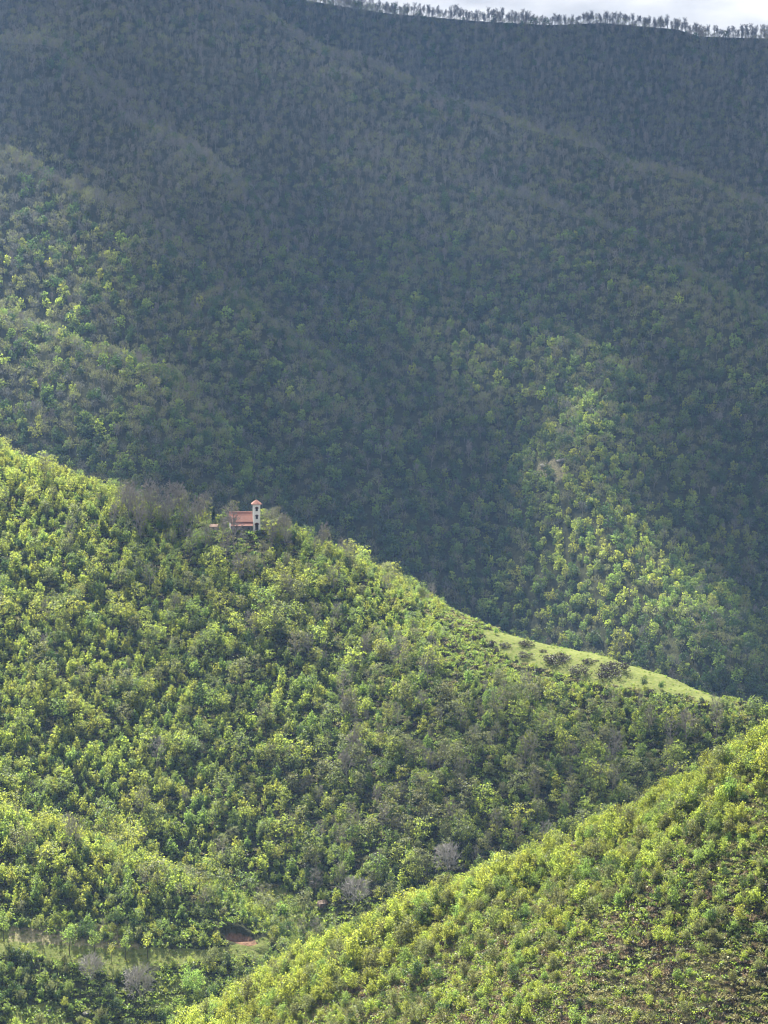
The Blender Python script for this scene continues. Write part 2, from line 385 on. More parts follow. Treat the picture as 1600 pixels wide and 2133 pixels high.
# ------------------------------------------------------------------ clouds: unseen sheet added above the view, its cover shaped to shade the slopes
ZC = 760.0
def T_wanted(px, row, y):
    """sun wanted on the ground there; the cloud cover is shaped from it"""
    t = np.where(y > 1000, 0.06, 1.0)
    crest_ = np.exp(-((row - np.interp(px, [300, 620, 860, 1100, 1350, 1600], [60, 130, 240, 320, 400, 490])) / 55) ** 2) + np.exp(-((row - np.interp(px, [500, 800, 1000, 1200, 1400, 1600], [330, 340, 440, 520, 640, 800])) / 60) ** 2) + np.exp(-((row - np.interp(px, [0, 160, 330, 520, 640], [340, 400, 540, 710, 850])) / 45) ** 2) * (px < 700)  # thinner cover along the spurs, so their crests get more sun
    t = np.where(y > 1000, t + .20 * np.clip(crest_, 0, 1) + .05 * np.clip((row - 900) / 200, 0, 1) * 0, t)
    def blob(cx, cy, rx, ry, a, lo=0.5, ang=0.0):
        ca, sa = math.cos(R(ang)), math.sin(R(ang))
        dx, dy = px - cx, row - cy
        e = np.hypot((dx * ca + dy * sa) / rx, (-dx * sa + dy * ca) / ry)
        return a * (1 - sstep(lo, 1.25, e))
    m_ = np.zeros_like(px)
    for b in ((-60, 600, 330, 330, 1.0, .5), (60, 790, 330, 230, .75, .3), (350, 760, 120, 90, .20), (420, 860, 160, 60, .14, .4, 35), (1215, 860, 75, 80, 1.0, .3), (1180, 760, 170, 100, .5, .3), (1000, 735, 130, 80, .55, .3),
              (1140, 960, 90, 60, .6, .3), (1230, 1080, 150, 90, .7, .3), (1320, 1220, 260, 140, 1.0, .45, 38), (1240, 1300, 200, 90, .9, .4), (1100, 1200, 160, 120, .3),
              (750, 250, 400, 60, .05, .3, 25), (1450, 620, 120, 250, .04)):
        m_ = np.maximum(m_, blob(*b))
    t = np.where(y > 1000, np.maximum(t, m_), t)
    # softer added cloud shade over parts of the chapel hill
    v_ = np.zeros_like(px)
    for b in ((440, 1060, 260, 75, .60, .5, 12), (560, 1150, 90, 30, .5), (640, 1140, 110, 30, .6, .4, 30), (340, 1170, 190, 110, .6, .3, 20), (1280, 1560, 320, 130, .75, .3, -12), (980, 1480, 300, 110, .5, .3, 5), (1000, 1640, 300, 110, .45),
              (450, 1440, 260, 120, .30, .2, 30), (1480, 1470, 160, 45, .45), (100, 1400, 120, 60, .25), (700, 1700, 220, 120, .2)):
        v_ = np.maximum(v_, blob(*b))
    v_ = v_ * sstep(.5, 1.2, np.hypot((px - 512) / 60, (row - 1075) / 40))
    return np.where(y <= 1000, np.clip(1 - v_, 0.05, 1), t)
cs = 8.0
cx0, cx1 = -1500, 1300
yoff = ZC * 0
CXs = np.arange(-1400, 1400.1, cs); CYs = np.arange(500, 4200.1, cs)
acc = np.zeros((len(CYs), len(CXs))); cnt = np.zeros_like(acc)
xs = np.concatenate([np.arange(-330, 330, 5.0)]); ys = np.concatenate([np.arange(340, 1000, 4.0), np.arange(1000, 2400, 6.0)])
SX, SY = np.meshgrid(xs, ys); ok_ = np.abs(SX) < SY * 0.23
SX, SY = SX[ok_], SY[ok_]; SZ = height(SX, SY) + 6
vis = (SZ / SY) > horizon(SX, SY) - 0.01
SX, SY, SZ = SX[vis], SY[vis], SZ[vis]
spx, spr = project(SX, SY, SZ)
tw = T_wanted(spx, spr, SY)
kk = (ZC - SZ) / S[2]
ix = np.round((SX + S[0] * kk + 1400) / cs).astype(int); iy = np.round((SY + S[1] * kk - 500) / cs).astype(int)
g_ = (ix >= 0) & (ix < len(CXs)) & (iy >= 0) & (iy < len(CYs))
np.add.at(acc, (iy[g_], ix[g_]), tw[g_]); np.add.at(cnt, (iy[g_], ix[g_]), 1)
# blend into a soft broken layer where nothing visible lies below
def blur(A, n):
    for _ in range(n):
        A = (np.pad(A, 1, mode='edge')[:-2, 1:-1] + np.pad(A, 1, mode='edge')[2:, 1:-1] + np.pad(A, 1, mode='edge')[1:-1, :-2] + np.pad(A, 1, mode='edge')[1:-1, 2:] + 2 * A) / 6
    return A
a1, c1 = blur(acc, 3), blur(cnt, 3)
a2, c2 = blur(acc, 160), blur(cnt, 160)
CCX, CCY = np.meshgrid(CXs, CYs)
lim = 1000 + 950
default = np.where(CCY > lim, 0.10, 1.0)
T = np.where(c1 > 0.15, a1 / np.maximum(c1, 1e-6), np.where(c2 > 1e-3, a2 / np.maximum(c2, 1e-9), default))
T = blur(T, 1)
edge = sstep(1400, 1150, np.abs(CCX)) * sstep(4200, 3900, CCY)
T = T * edge + (1 - edge)
T = np.clip(T, 0.04, 1)
alpha = 1 - np.sqrt(T)
thick = 3 + 13 * alpha + 5 * alpha * fbm(CCX / 120, CCY / 120, 14)
cv = np.concatenate([np.stack([CCX.ravel(), CCY.ravel(), (ZC - thick * .3).ravel()], 1), np.stack([CCX.ravel(), CCY.ravel(), (ZC + thick).ravel()], 1)])
n_ = CCX.size; ci = np.arange(n_).reshape(CCX.shape)
q_ = np.stack([ci[:-1, :-1], ci[:-1, 1:], ci[1:, 1:], ci[1:, :-1]], -1).reshape(-1, 4)
keep = alpha.ravel()[q_].max(1) > 0.012
q_ = q_[keep]
e_all = np.concatenate([q_[:, [0, 1]], q_[:, [1, 2]], q_[:, [2, 3]], q_[:, [3, 0]]])
key = np.sort(e_all, 1); _, first, num = np.unique(key[:, 0].astype(np.int64) * n_ + key[:, 1], return_index=True, return_counts=True)
bd = e_all[first[num == 1]]
sides = np.stack([bd[:, 0], bd[:, 1], bd[:, 1] + n_, bd[:, 0] + n_], 1)
cf = np.concatenate([q_[:, ::-1], q_ + n_, sides])
u_, inv = np.unique(cf, return_inverse=True)
def cloud_b(t, out):
    at_ = N(t, 'ShaderNodeAttribute', attribute_name='cover')
    tr = N(t, 'ShaderNodeBsdfTransparent'); d_ = N(t, 'ShaderNodeBsdfDiffuse'); l_ = N(t, 'ShaderNodeBsdfTranslucent')
    d_.inputs['Color'].default_value = (.85, .86, .9, 1); l_.inputs['Color'].default_value = (.06, .115, .25, 1)  # blue translucency added to cool the shade under the sheet
    a = N(t, 'ShaderNodeMixShader'); a.inputs[0].default_value = .45; b = N(t, 'ShaderNodeMixShader')
    t.links.new(d_.outputs[0], a.inputs[1]); t.links.new(l_.outputs[0], a.inputs[2])
    t.links.new(at_.outputs['Fac'], b.inputs[0]); t.links.new(tr.outputs[0], b.inputs[1]); t.links.new(a.outputs[0], b.inputs[2]); t.links.new(b.outputs[0], out.inputs['Surface'])
cm = np_mesh('shade_cloud_layer', cv[u_], inv.reshape(-1, 4), [mat('shade_cloud', cloud_b)], smooth=True, attrs={'cover': np.concatenate([alpha.ravel()] * 2)[u_]})
link('shade_clouds', cm, kind='stuff', label='cloud layer added out of view, shaped to shade mountain and chapel hill')

# ------------------------------------------------------------------ plant shapes
def tube(p0, p1, r0, r1, n=4):
    p0, p1 = np.array(p0, float), np.array(p1, float)
    d = p1 - p0; d /= np.linalg.norm(d) + 1e-9
    a = np.cross(d, [0.3, 0.9, 0.1]); a /= np.linalg.norm(a); b = np.cross(d, a)
    th = np.arange(n) * 2 * math.pi / n
    ring = np.cos(th)[:, None] * a + np.sin(th)[:, None] * b
    Vv = np.concatenate([p0 + ring * r0, p1 + ring * r1])
    i = np.arange(n); j = (i + 1) % n
    return Vv, np.stack([i, j, j + n, i + n], 1)
class Geo:
    def __init__(s): s.V, s.F, s.n = [], [], 0
    def add(s, V, F):
        s.V.append(V); s.F.append(F + s.n); s.n += len(V)
    def arr(s): return np.concatenate(s.V), np.concatenate(s.F)
def leaves(g, P, nrm, size, rg, asp=0.6, rise=0.0):
    """one kite-shaped leaf spray per point"""
    n = len(P)
    nrm = nrm / (np.linalg.norm(nrm, axis=1, keepdims=True) + 1e-9)
    t = rg.normal(size=(n, 3)) + np.array([0, 0, rise]); t -= (t * nrm).sum(1, keepdims=True) * nrm; t /= np.linalg.norm(t, axis=1, keepdims=True) + 1e-9
    b = np.cross(nrm, t)
    s = (size * rg.uniform(.6, 1.35, n))[:, None]
    V = np.stack([P - t * s * .5, P + b * s * asp * .5 - t * s * .05, P + t * s * .5 + nrm * s * .12, P - b * s * asp * .5 - t * s * .05], 1).reshape(-1, 3)
    g.add(V, np.arange(4 * n).reshape(n, 4))
def branchy(rg, h, r, base, levels, nl, wood=0.02, spread=1.0, lean=0.0, up=0.55, minr=0.0):
    """trunk + limbs + twigs; returns geo and tips"""
    g = Geo(); tips = []
    top = np.array([rg.normal() * lean, rg.normal() * lean, h * .82])
    pts = [np.zeros(3)]
    for k_ in range(1, 5): pts.append(top * k_ / 4 + np.append(rg.normal(size=2) * r * .05, 0))
    rad = [wood * h * (1 - .8 * k_ / 4) for k_ in range(5)]
    for k_ in range(4): g.add(*tube(pts[k_] - (np.array([0, 0, 1.0]) if k_ == 0 else 0), pts[k_ + 1], rad[k_], rad[k_ + 1], 5))
    def grow(p, d, ln, w_, lev):
        q = p + d * ln
        g.add(*tube(p, q, max(w_, minr), max(w_ * .55, minr * .8), 3))
        if lev == 0:
            tips.append(q); return
        tips.append(q)
        for _ in range(nl[1] if lev == 1 else nl[2]):
            nd = d + rg.normal(size=3) * .55 + np.array([0, 0, .22 * up]); nd /= np.linalg.norm(nd)
            grow(p + d * ln * rg.uniform(.45, 1), nd, ln * rg.uniform(.45, .7), w_ * .55, lev - 1)
    for k_ in range(nl[0]):
        f = base + (1 - base) * (k_ + rg.uniform(0, .8)) / nl[0]
        p = np.array([np.interp(f * h * .82, [q[2] for q in pts], [q[i] for q in pts]) for i in range(2)] + [f * h * .82])
        a = k_ * 2.4 + rg.uniform(-.4, .4)
        prof = math.sqrt(max(.08, 1 - ((f - .45) / .75) ** 2))
        d = np.array([math.cos(a), math.sin(a), up + f * .6 + rg.uniform(-.1, .2)]); d /= np.linalg.norm(d)
        grow(p, d, r * .72 * prof * spread * rg.uniform(.8, 1.15), wood * h * .35, levels)
    return g, np.array(tips)
def crown_leaves(rg, tips, per, cr, size, flat=.6, upb=.5, asp=.6, cen=None, rise=0.0):
    g = Geo()
    P = np.repeat(tips, per, 0) + rg.normal(size=(len(tips) * per, 3)) * np.array([cr, cr, cr * flat]) * .5
    P = P[P[:, 2] > 0.12]
    c = cen if cen is not None else tips.mean(0)
    out = P - c; out /= np.linalg.norm(out, axis=1, keepdims=True) + 1e-9
    nrm = rg.normal(size=P.shape) * .75 + out * .45 + np.array([0, 0, upb])
    leaves(g, P, nrm, size, rg, asp, rise)
    return g
def blob_tips(rg, h, r, base, n, lump=.22):
    """clump centres of an uneven crown"""
    th = rg.uniform(0, 2 * math.pi, n); zz = rg.uniform(-.75, 1, n)
    rr = np.sqrt(1 - np.clip(zz, -1, 1) ** 2 * .8) * (1 + lump * np.sin(th * 3 + rg.uniform(0, 6)) + lump * rg.normal(size=n) * .8)
    k_ = rg.uniform(.45, 1, n) ** .5
    hz = (h * (1 - base)) / 2
    return np.stack([np.cos(th) * rr * r * k_, np.sin(th) * rr * r * k_, h * base + hz + zz * hz * k_], 1)
def plume_tips(rg, h, r, n, per):
    """a crown made of several rising plumes of different height"""
    out = []
    for k_ in range(n):
        a = k_ * 2.4 + rg.uniform(-.5, .5); d = r * math.sqrt((k_ + .3) / n) * .8
        ph = h * (1 - .42 * (d / r) ** 1.3) * rg.uniform(.86, 1.1); pr_ = r * rg.uniform(.30, .48)
        f = rg.uniform(0, 1, per) ** .8; th = rg.uniform(0, 6.28, per); rr = pr_ * (1 - f) ** .55 * rg.uniform(.6, 1.05, per)
        lean = .12 * d
        out.append(np.stack([math.cos(a) * (d + lean * f) + np.cos(th) * rr, math.sin(a) * (d + lean * f) + np.sin(th) * rr, h * .12 + f * (ph - h * .12)], 1))
    return np.concatenate(out)
def spire_tips(rg, h, r, n):
    f = rg.uniform(.05, 1, n); th = rg.uniform(0, 6.28, n)
    rr = r * (1 - f) ** .7 * rg.uniform(.6, 1.1, n)
    return np.stack([np.cos(th) * rr, np.sin(th) * rr, f * h], 1)

PROTO = {}   # key -> list of dict(trunk, crown, combined, h)
def reg(key, tg, cg, wood_m, leaf_m, names=('trunk', 'crown'), h=1.0):
    tv, tf = tg.arr()
    d = {'h': h, 'names': names}
    d['trunk'] = np_mesh(key + '_' + names[0], tv, tf, [M[wood_m]])
    if cg is not None:
        cv_, cf_ = cg.arr()
        d['crown'] = np_mesh(key + '_' + names[1], cv_, cf_, [M[leaf_m]])
        d['all'] = np_mesh(key + '_whole', np.concatenate([tv, cv_]), np.concatenate([tf, cf_ + len(tv)]), [M[wood_m], M[leaf_m]],
                           np.concatenate([np.zeros(len(tf)), np.ones(len(cf_))]))
    else:
        d['crown'] = None; d['all'] = d['trunk']
    PROTO.setdefault(key, []).append(d)
rg = np.random.default_rng(5)
def stem(rg, h, r, nb=5, wood=.02):
    return branchy(rg, h, r, .3, 0, (nb, 0, 0), wood)[0]
# hill trees (units: metres, about real size so that leaves stay leaf-cluster sized)
for col in ('yellow', 'green', 'dark', 'lime'):
    for k_ in range(3):
        h = [6.5, 7.5, 9.0][k_]; r = [1.9, 2.2, 2.5][k_]
        tips = plume_tips(rg, h, r, 7 + 2 * k_, 15)
        reg('leafy_' + col, stem(rg, h, r), crown_leaves(rg, tips, 3, .6, .80, 1.0, .15, .5, np.array([0, 0, h * .4]), 1.0), 'bark', col, h=h)
for col in ('yellow', 'green', 'olive'):
    for k_ in range(2):          # open, layered crowns on visible limbs
        h = [8.0, 11.0][k_]; r = [3.0, 4.0][k_]
        g, tips = branchy(rg, h, r, .22, 1, (12, 5, 0), .014, 1.1)
        reg('open_' + col, g, crown_leaves(rg, tips, 6, 1.1, .68, .45, .9, .5), 'bark', col, h=h)
for k_ in range(3):              # budding, mostly twigs
    h = [9.0, 11.0, 13.0][k_]; r = [3.2, 3.8, 4.2][k_]
    g, tips = branchy(rg, h, r, .2, 2, (13, 4, 4), .014, 1.0, up=.8, minr=.04)
    reg('bud_olive', g, crown_leaves(rg, tips, 2, .9, .30, .6, .6), 'twig', 'olive', h=h)
    reg('bud_grey', g, crown_leaves(rg, tips, 2, .9, .26, .6, .6), 'twig', 'grey', h=h)
for k_ in range(4):              # leafless
    h = [12.0, 13.0, 14.0, 15.0][k_]; r = [3.6, 4.0, 4.2, 4.6][k_]
    g, tips = branchy(rg, h, r, .25, 2, (17, 5, 5), .016, 1.0, up=1.0, minr=.05)
    reg('bare', g, None, 'twig', None, ('trunk', 'crown'), h=h)
# mountain trees: same habits, coarser sprays
for col, pk in (('green', 'mgreen'), ('dark', 'mdark'), ('olive', 'molive'), ('grey', 'mgrey'), ('yellow', 'myellow')):
    for k_ in range(3):
        h = [12.0, 14.0, 15.5][k_]; r = [4.2, 4.8, 5.4][k_]
        if col in ('olive', 'grey'):
            h, r = h * .86, r * 1.02
            g, _t = branchy(rg, h * .95, r, .3, 1, (9, 4, 0), .013, 1.1, up=.9, minr=.05)
            tips = blob_tips(rg, h, r, .3, 34, .14)
            reg(pk, g, crown_leaves(rg, tips, 6 if col == 'olive' else 5, 1.5, 1.05 if col == 'olive' else .95, .8, .6, .45, np.array([0, 0, h * .4]), .5), 'twig', col, h=h)
        else:
            h, r = h * .85, r * 1.0; tips = plume_tips(rg, h, r, 9, 9)
            reg(pk, stem(rg, h, r), crown_leaves(rg, tips, 3, 1.1, 1.5, .9, .3, .6, np.array([0, 0, h * .45]), .6), 'bark', col, h=h)
for k_ in range(4):              # tall leafless ridge trees
    h = [15.0, 16.0, 17.0, 18.0][k_]; r = [3.6, 4.2, 4.6, 4.8][k_]
    g, tips = branchy(rg, h, r, .38, 2, (14, 5, 5), .022, 1.0, up=1.3, minr=.06)
    reg('ridge', g, None, 'dusk', None, h=h)
# scrub of the near slope
for col in ('yellow', 'green', 'olive', 'dark', 'lime'):
    for k_ in range(3):
        h = [2.2, 3.0, 4.0][k_]; r = [1.3, 1.5, 1.7][k_]
        g, tips = branchy(rg, h, r, .05, 1, (11, 4, 0), .012, 1.0, up=1.3)
        n_sh = 14                # upright shoots give the ragged top
        sh = np.stack([rg.normal(size=n_sh) * r * .45, rg.normal(size=n_sh) * r * .45, np.full(n_sh, h * .6)], 1)
        shh = rg.uniform(.2, 1.35, n_sh)
        for s_ in range(4):
            tips = np.concatenate([tips, sh * np.array([1 + .1 * s_, 1 + .1 * s_, .75]) + np.array([0, 0, h * .15 * s_]) * shh[:, None]])
        reg('scrub_' + col, g, crown_leaves(rg, tips, 6, .42, .33, 1.1, .15, .45, None, .8), 'bark', col, ('stems', 'foliage'), h=h)
for col in ('straw', 'grass', 'fern', 'heath', 'green'):
    for k_ in range(2):
        n = 46; a = rg.uniform(0, 6.28, n); rr = rg.uniform(0, .8, n)
        P = np.stack([np.cos(a) * rr, np.sin(a) * rr, rg.uniform(.05, .45, n)], 1)
        cg = Geo(); leaves(cg, P, rg.normal(size=P.shape) + np.array([0, -.3, .3]), .42, rg, .42)
        v_, f_ = cg.arr()
        PROTO.setdefault('tuft_' + col, []).append({'all': np_mesh('tuft_' + col, v_, f_, [M[col]]), 'h': .6})
for k_ in range(3):
    tips = blob_tips(rg, 1.5, 1.9, .05, 34); tips[:, 2] = np.abs(tips[:, 2]) * .8 + .15
    reg('heath', stem(rg, .9, 1.0, 5, .02), crown_leaves(rg, tips, 18, .8, .34, .6, .3), 'bark', 'heath', ('stems', 'foliage'), h=1.6)
tips = spire_tips(rg, 8.0, 1.0, 90)
reg('cypress', stem(rg, 6, .5, 3), crown_leaves(rg, tips, 26, .5, .36, 1.2, .2), 'bark', 'cyp', h=8.0)
tips = blob_tips(rg, 6.0, 2.9, .08, 60, .1)
reg('round', stem(rg, 5, 2.5), crown_leaves(rg, tips, 22, 1.1, .42, .8, .3, .55, np.array([0, 0, 2.8])), 'bark', 'lime', h=6.5)
for k_ in range(3):              # slim young trees with a clear stem
    h = 6.0
    tips = blob_tips(rg, h, [1.3, .9, 1.1][k_], .36, 24, .15)
    reg('sapling', stem(rg, h, .8, 5, .018), crown_leaves(rg, tips, [20, 18, 8][k_], .7, .36, 1.0, .3), 'bark', ['lime', 'lime', 'yellow'][k_], h=h)
for k_ in range(2):              # pale leafless thicket
    g, tips = branchy(rg, 5.5, 5.0, .02, 2, (20, 6, 6), .010, 1.0, up=.75, minr=.035)
    reg('thicket', g, None, 'pale', None, ('stems', 'twigs'), h=5.5)

# ------------------------------------------------------------------ planting
def jitter(x0, x1, y0, y1, s, sd):
    r_ = np.random.default_rng(sd)
    x, y = np.meshgrid(np.arange(x0, x1, s), np.arange(y0, y1, s))
    x = x.ravel() + r_.uniform(-.48, .48, x.size) * s; y = y.ravel() + r_.uniform(-.48, .48, y.size) * s
    k_ = (np.abs(x) < y * .215 + 30)
    return x[k_], y[k_], r_
class Patch:
    def __init__(s): s.rows = []
    def add(s, key, x, y, z, sc_, rz, var=0): s.rows.append((key, x, y, z, sc_, rz, var))
def seen_top(x, y, z, h): return (z + h) / y - horizon(x, y)
def wchoice(r_, W_, keys):
    Wn = W_ / W_.sum(1, keepdims=True); c = Wn.cumsum(1); u = r_.random(len(Wn))[:, None]
    return np.array(keys)[(u > c).sum(1).clip(0, len(keys) - 1)]
clr = []                          # keep-clear circles (x, y, r)
ALL = {'mountain': [], 'hill': [], 'near': []}

# special places first ------------------------------------------------
CHP = at(510, 1104, 820)
clr.append((CHP[0], CHP[1], 8.5)); CYP = at(445, 1085, 826); clr.append((CYP[0], CYP[1], 3)); clr.append((CYP[0], CYP[1] - 9, 4.5)); clr.append((CHP[0] + 4, CHP[1] - 14, 4.5)); clr.append((CHP[0], CHP[1] - 8, 4.5)); 
clr.append((pit[0], pit[1], 6.0)); clr.append((pit[0], pit[1] - 6, 5.0))

THICK = [(740, 1893, 1.15, 'pale grey leafless thicket by the stream'), (930, 1822, 1.15, 'pale grey leafless thicket behind the crest of the near slope'),
         (290, 2085, 1.15, 'grey leafless thicket on the lower valley ground'), (190, 2045, .9, 'grey leafless thicket under the young trees of the terrace')]
THP = [hit(a, b, 560) for a, b, _, _ in THICK]
for p_ in THP: clr += [(p_[0], p_[1], 5.5), (p_[0], p_[1] - 7, 5.0)]
for q_ in ((400, 2068, 4.5), (414, 2090, 3.0), (585, 1912, 3.0), (636, 1912, 3.0), (612, 1918, 2.5), (500, 1975, 4.0), (540, 1960, 3.0)):
    p_ = hit(q_[0], q_[1], 560); clr += [(p_[0], p_[1], q_[2]), (p_[0], p_[1] - q_[2], q_[2])]
def is_clear(x, y): return any((x - a) ** 2 + (y - b) ** 2 < c * c for a, b, c in clr)
# mountain
x, y, r_ = jitter(-560, 560, 900, 2420, 5.9, 1)
z = height(x, y); v_ = seen_top(x, y, z, 14)
k_ = (v_ > -.025); x, y, z, v_ = x[k_], y[k_], z[k_], v_[k_]
px, pr = project(x, y, z)
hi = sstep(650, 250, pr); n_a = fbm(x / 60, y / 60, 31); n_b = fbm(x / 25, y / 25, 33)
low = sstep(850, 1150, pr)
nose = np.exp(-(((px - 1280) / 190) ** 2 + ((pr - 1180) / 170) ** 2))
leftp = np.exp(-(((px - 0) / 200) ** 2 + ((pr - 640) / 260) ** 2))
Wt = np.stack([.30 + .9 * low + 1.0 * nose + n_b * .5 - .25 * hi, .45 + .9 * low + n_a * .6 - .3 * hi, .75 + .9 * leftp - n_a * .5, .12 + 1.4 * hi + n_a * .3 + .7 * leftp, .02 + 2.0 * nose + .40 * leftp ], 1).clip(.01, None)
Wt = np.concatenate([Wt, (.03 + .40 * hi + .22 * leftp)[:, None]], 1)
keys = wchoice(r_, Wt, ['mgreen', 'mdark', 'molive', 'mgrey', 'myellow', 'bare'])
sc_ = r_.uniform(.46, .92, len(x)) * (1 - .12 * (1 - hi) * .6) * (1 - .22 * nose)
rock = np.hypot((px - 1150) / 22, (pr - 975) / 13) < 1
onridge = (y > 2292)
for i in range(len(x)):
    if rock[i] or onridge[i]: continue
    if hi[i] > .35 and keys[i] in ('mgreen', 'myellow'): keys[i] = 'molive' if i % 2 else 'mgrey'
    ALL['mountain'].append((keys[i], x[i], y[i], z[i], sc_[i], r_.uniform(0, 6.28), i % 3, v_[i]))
# ridge crest wood
ridge = []
r_ = np.random.default_rng(77)
crest = [p for p in RIDGES[0][3] if 400 <= p[0] <= 2100]
for row_, (dy, dens) in enumerate(((0, 2.2), (-6, 5.0), (-14, 6.5), (-22, 7.0))):
    xx = -140.0
    while xx < 400:
        px_ = CX + xx / 2300 * FPX
        den = dens * (1.0 if px_ < 1440 else 1.15)
        yy = 2300 + dy + r_.uniform(-3, 3)
        zz = float(height(xx, yy))
        ridge.append((xx, yy, zz, r_.uniform(.46, .84) * (1 + .35 * float(vnoise(xx / 17, row_ * 3.3, 5))) * (1 - .18 * (px_ > 1100) * (px_ < 1200)), r_.uniform(0, 6.28), int(r_.integers(4)), row_))
        xx += den * r_.uniform(.3, 1.7) * (1.0 + 1.6 * max(0.0, float(vnoise(xx / 11, row_ * 7.7, 9))))
# chapel hill
x, y, r_ = jitter(-260, 260, 600, 905, 2.5, 2)
z = height(x, y)
px, pr = project(x, y, z)
v_ = seen_top(x, y, z, 7)
k_ = (v_ > -.012); x, y, z, v_, px, pr = [q[k_] for q in (x, y, z, v_, px, pr)]
n_a = fbm(x / 30, y / 30, 41); n_b = fbm(x / 11, y / 11, 43)
leftb = sstep(700, 100, px) * sstep(1750, 1300, pr * 0 + 1300); cen = np.exp(-(((px - 950) / 420) ** 2 + ((pr - 1650) / 190) ** 2)); chz = np.exp(-(((px - 430) / 260) ** 2 + ((pr - 1090) / 75) ** 2))
crestb = sstep(120, 10, pr - np.interp(px, [0, 200, 545, 740, 960, 1110, 1469], [962, 1042, 1106, 1206, 1302, 1341, 1446]))
midr = sstep(900, 1300, px) * sstep(1700, 1500, pr)
Wt = np.stack([.55 + .6 * leftb + .5 * crestb + n_b * .8 - .35 * cen - .6 * chz - .25 * midr,       # leafy yellow
               .55 + n_a * .8 - .2 * leftb + .3 * midr,                                      # leafy green
               .16 + .35 * midr + n_b * .4,                                                 # leafy dark
               .10 + n_b * .2,                                                              # lime
               .22 + .3 * cen, .22 + .2 * cen, (.18 + .75 * cen + .4 * chz - n_a * .4) * (1 - .6 * leftb),       # open yellow, green, olive
               (.07 + .35 * cen + .5 * chz - n_b * .3) * (1 - .8 * leftb), (.05 + .3 * cen + .7 * chz) * (1 - .8 * leftb), (.015 + .10 * cen + .35 * chz) * (1 - .8 * leftb)], 1).clip(.005, None)
keys = wchoice(r_, Wt, ['leafy_yellow', 'leafy_green', 'leafy_dark', 'leafy_lime', 'open_yellow', 'open_green', 'open_olive', 'bud_olive', 'bud_grey', 'bare'])
jx, jy = px + 22 * vnoise(x / 2.5, y / 2.5, 81), pr + 16 * vnoise(x / 2.5, y / 2.5, 83)
mead = inpoly(jx, jy, MEADOW) | inpoly(px, pr, TERR) | inpoly(px, pr, STRIP)
for q in GRASS2: mead |= inpoly(px, pr, q)
mead &= ~(inpoly(px, pr, STRIP) & (r_.random(len(x)) < .45))
lower = sstep(1880, 1930, pr)
big = np.array([k_.startswith(('open', 'bud', 'bare')) for k_ in keys]); sc_ = (.36 + .46 * r_.random(len(x)) ** 1.8) * (1 - .3 * lower) * np.where(big, 1.25, 1.0) * (1 - .35 * sstep(640, 980, px) * sstep(150, 60, pr - np.interp(px, [640, 740, 860, 960, 1110], [1150, 1206, 1262, 1302, 1341])))
bigdrop = big & (r_.random(len(x)) < .62)
backside = pr < np.interp(px, [0, 545, 1110, 1469], [962, 1106, 1341, 1446]) + 4
small = (px > 930) & (px < 1560) & (pr < np.interp(px, [930, 1110, 1300, 1560], [1420, 1420, 1460, 1520])) & (pr > 1270)
sc_ = np.where(small, sc_ * .62, sc_)
belowm = (np.abs(px - 1200) < 330) & (r_.random(len(x)) < 0)
for i in range(len(x)):
    if mead[i] or bigdrop[i] or any((x[i] - a) ** 2 + (y[i] - b) ** 2 < c * c for a, b, c in clr): continue
    if px[i] > 1080 and y[i] > float(np.interp(px[i], [1040, 1110, 1189, 1294, 1359, 1469, 1600], [775, 768, 760, 748, 740, 726, 710])) + 2: continue
    key = keys[i]; s_ = sc_[i]
    if small[i] and (key.startswith('bud') or key == 'bare' or key.startswith('open')): key = 'leafy_green'
    if 440 < px[i] < 560 and pr[i] < 1165 and y[i] < CHP[1]:
        s_ *= .5
    ALL['hill'].append((key, x[i], y[i], z[i], s_, r_.uniform(0, 6.28), i % 2, v_[i]))
# near slope scrub
x, y, r_ = jitter(-130, 150, 325, 475, 1.4, 3)
z = height(x, y); px, pr = project(x, y, z); v_ = seen_top(x, y, z, 2.5)
k_ = (v_ > -.012); x, y, z, v_, px, pr = [q[k_] for q in (x, y, z, v_, px, pr)]
n_a = fbm(x / 16, y / 16, 51); n_b = fbm(x / 6, y / 6, 53)
cy_ = np.interp(px, [p[0] for p in RIDGES[11][3]], [p[1] for p in RIDGES[11][3]])
crestb = sstep(170, 30, pr - cy_); low = sstep(1900, 2100, pr) * sstep(1050, 1450, px)
dens = .42 + .40 * crestb + .6 * n_b - .30 * low
Wt = np.stack([.6 + 1.2 * crestb + n_a, .26 + n_b * .4 - .1 * crestb, .85 + .3 * low - n_a * .5 - .3 * crestb, .30 - .24 * crestb - n_b * .3, .22 + n_a * .3], 1).clip(.01, None)
keys = wchoice(r_, Wt, ['scrub_yellow', 'scrub_green', 'scrub_olive', 'scrub_dark', 'scrub_lime'])
u = r_.random(len(x))
path = np.zeros(len(x), bool)
for (x0, y0, x1, y1, wd) in ((1190, 1760, 1200, 1800, 9), (1218, 1868, 1238, 1905, 7), (1190, 2000, 1160, 2080, 8), (1150, 2085, 1140, 2133, 8)):
    tt = np.clip(((px - x0) * (x1 - x0) + (pr - y0) * (y1 - y0)) / ((x1 - x0) ** 2 + (y1 - y0) ** 2), 0, 1)
    path |= np.hypot(px - x0 - tt * (x1 - x0), pr - y0 - tt * (y1 - y0)) < wd
for i in range(len(x)):
    if u[i] > dens[i] or path[i]: continue
    s_ = (.30 + .60 * r_.random() ** 1.5) * (1 + .25 * crestb[i]) * (1 - .35 * low[i])
    if r_.random() < .06: s_ *= 1.5
    ALL['near'].append((keys[i], x[i], y[i], z[i], s_, r_.uniform(0, 6.28), i % 3, v_[i]))

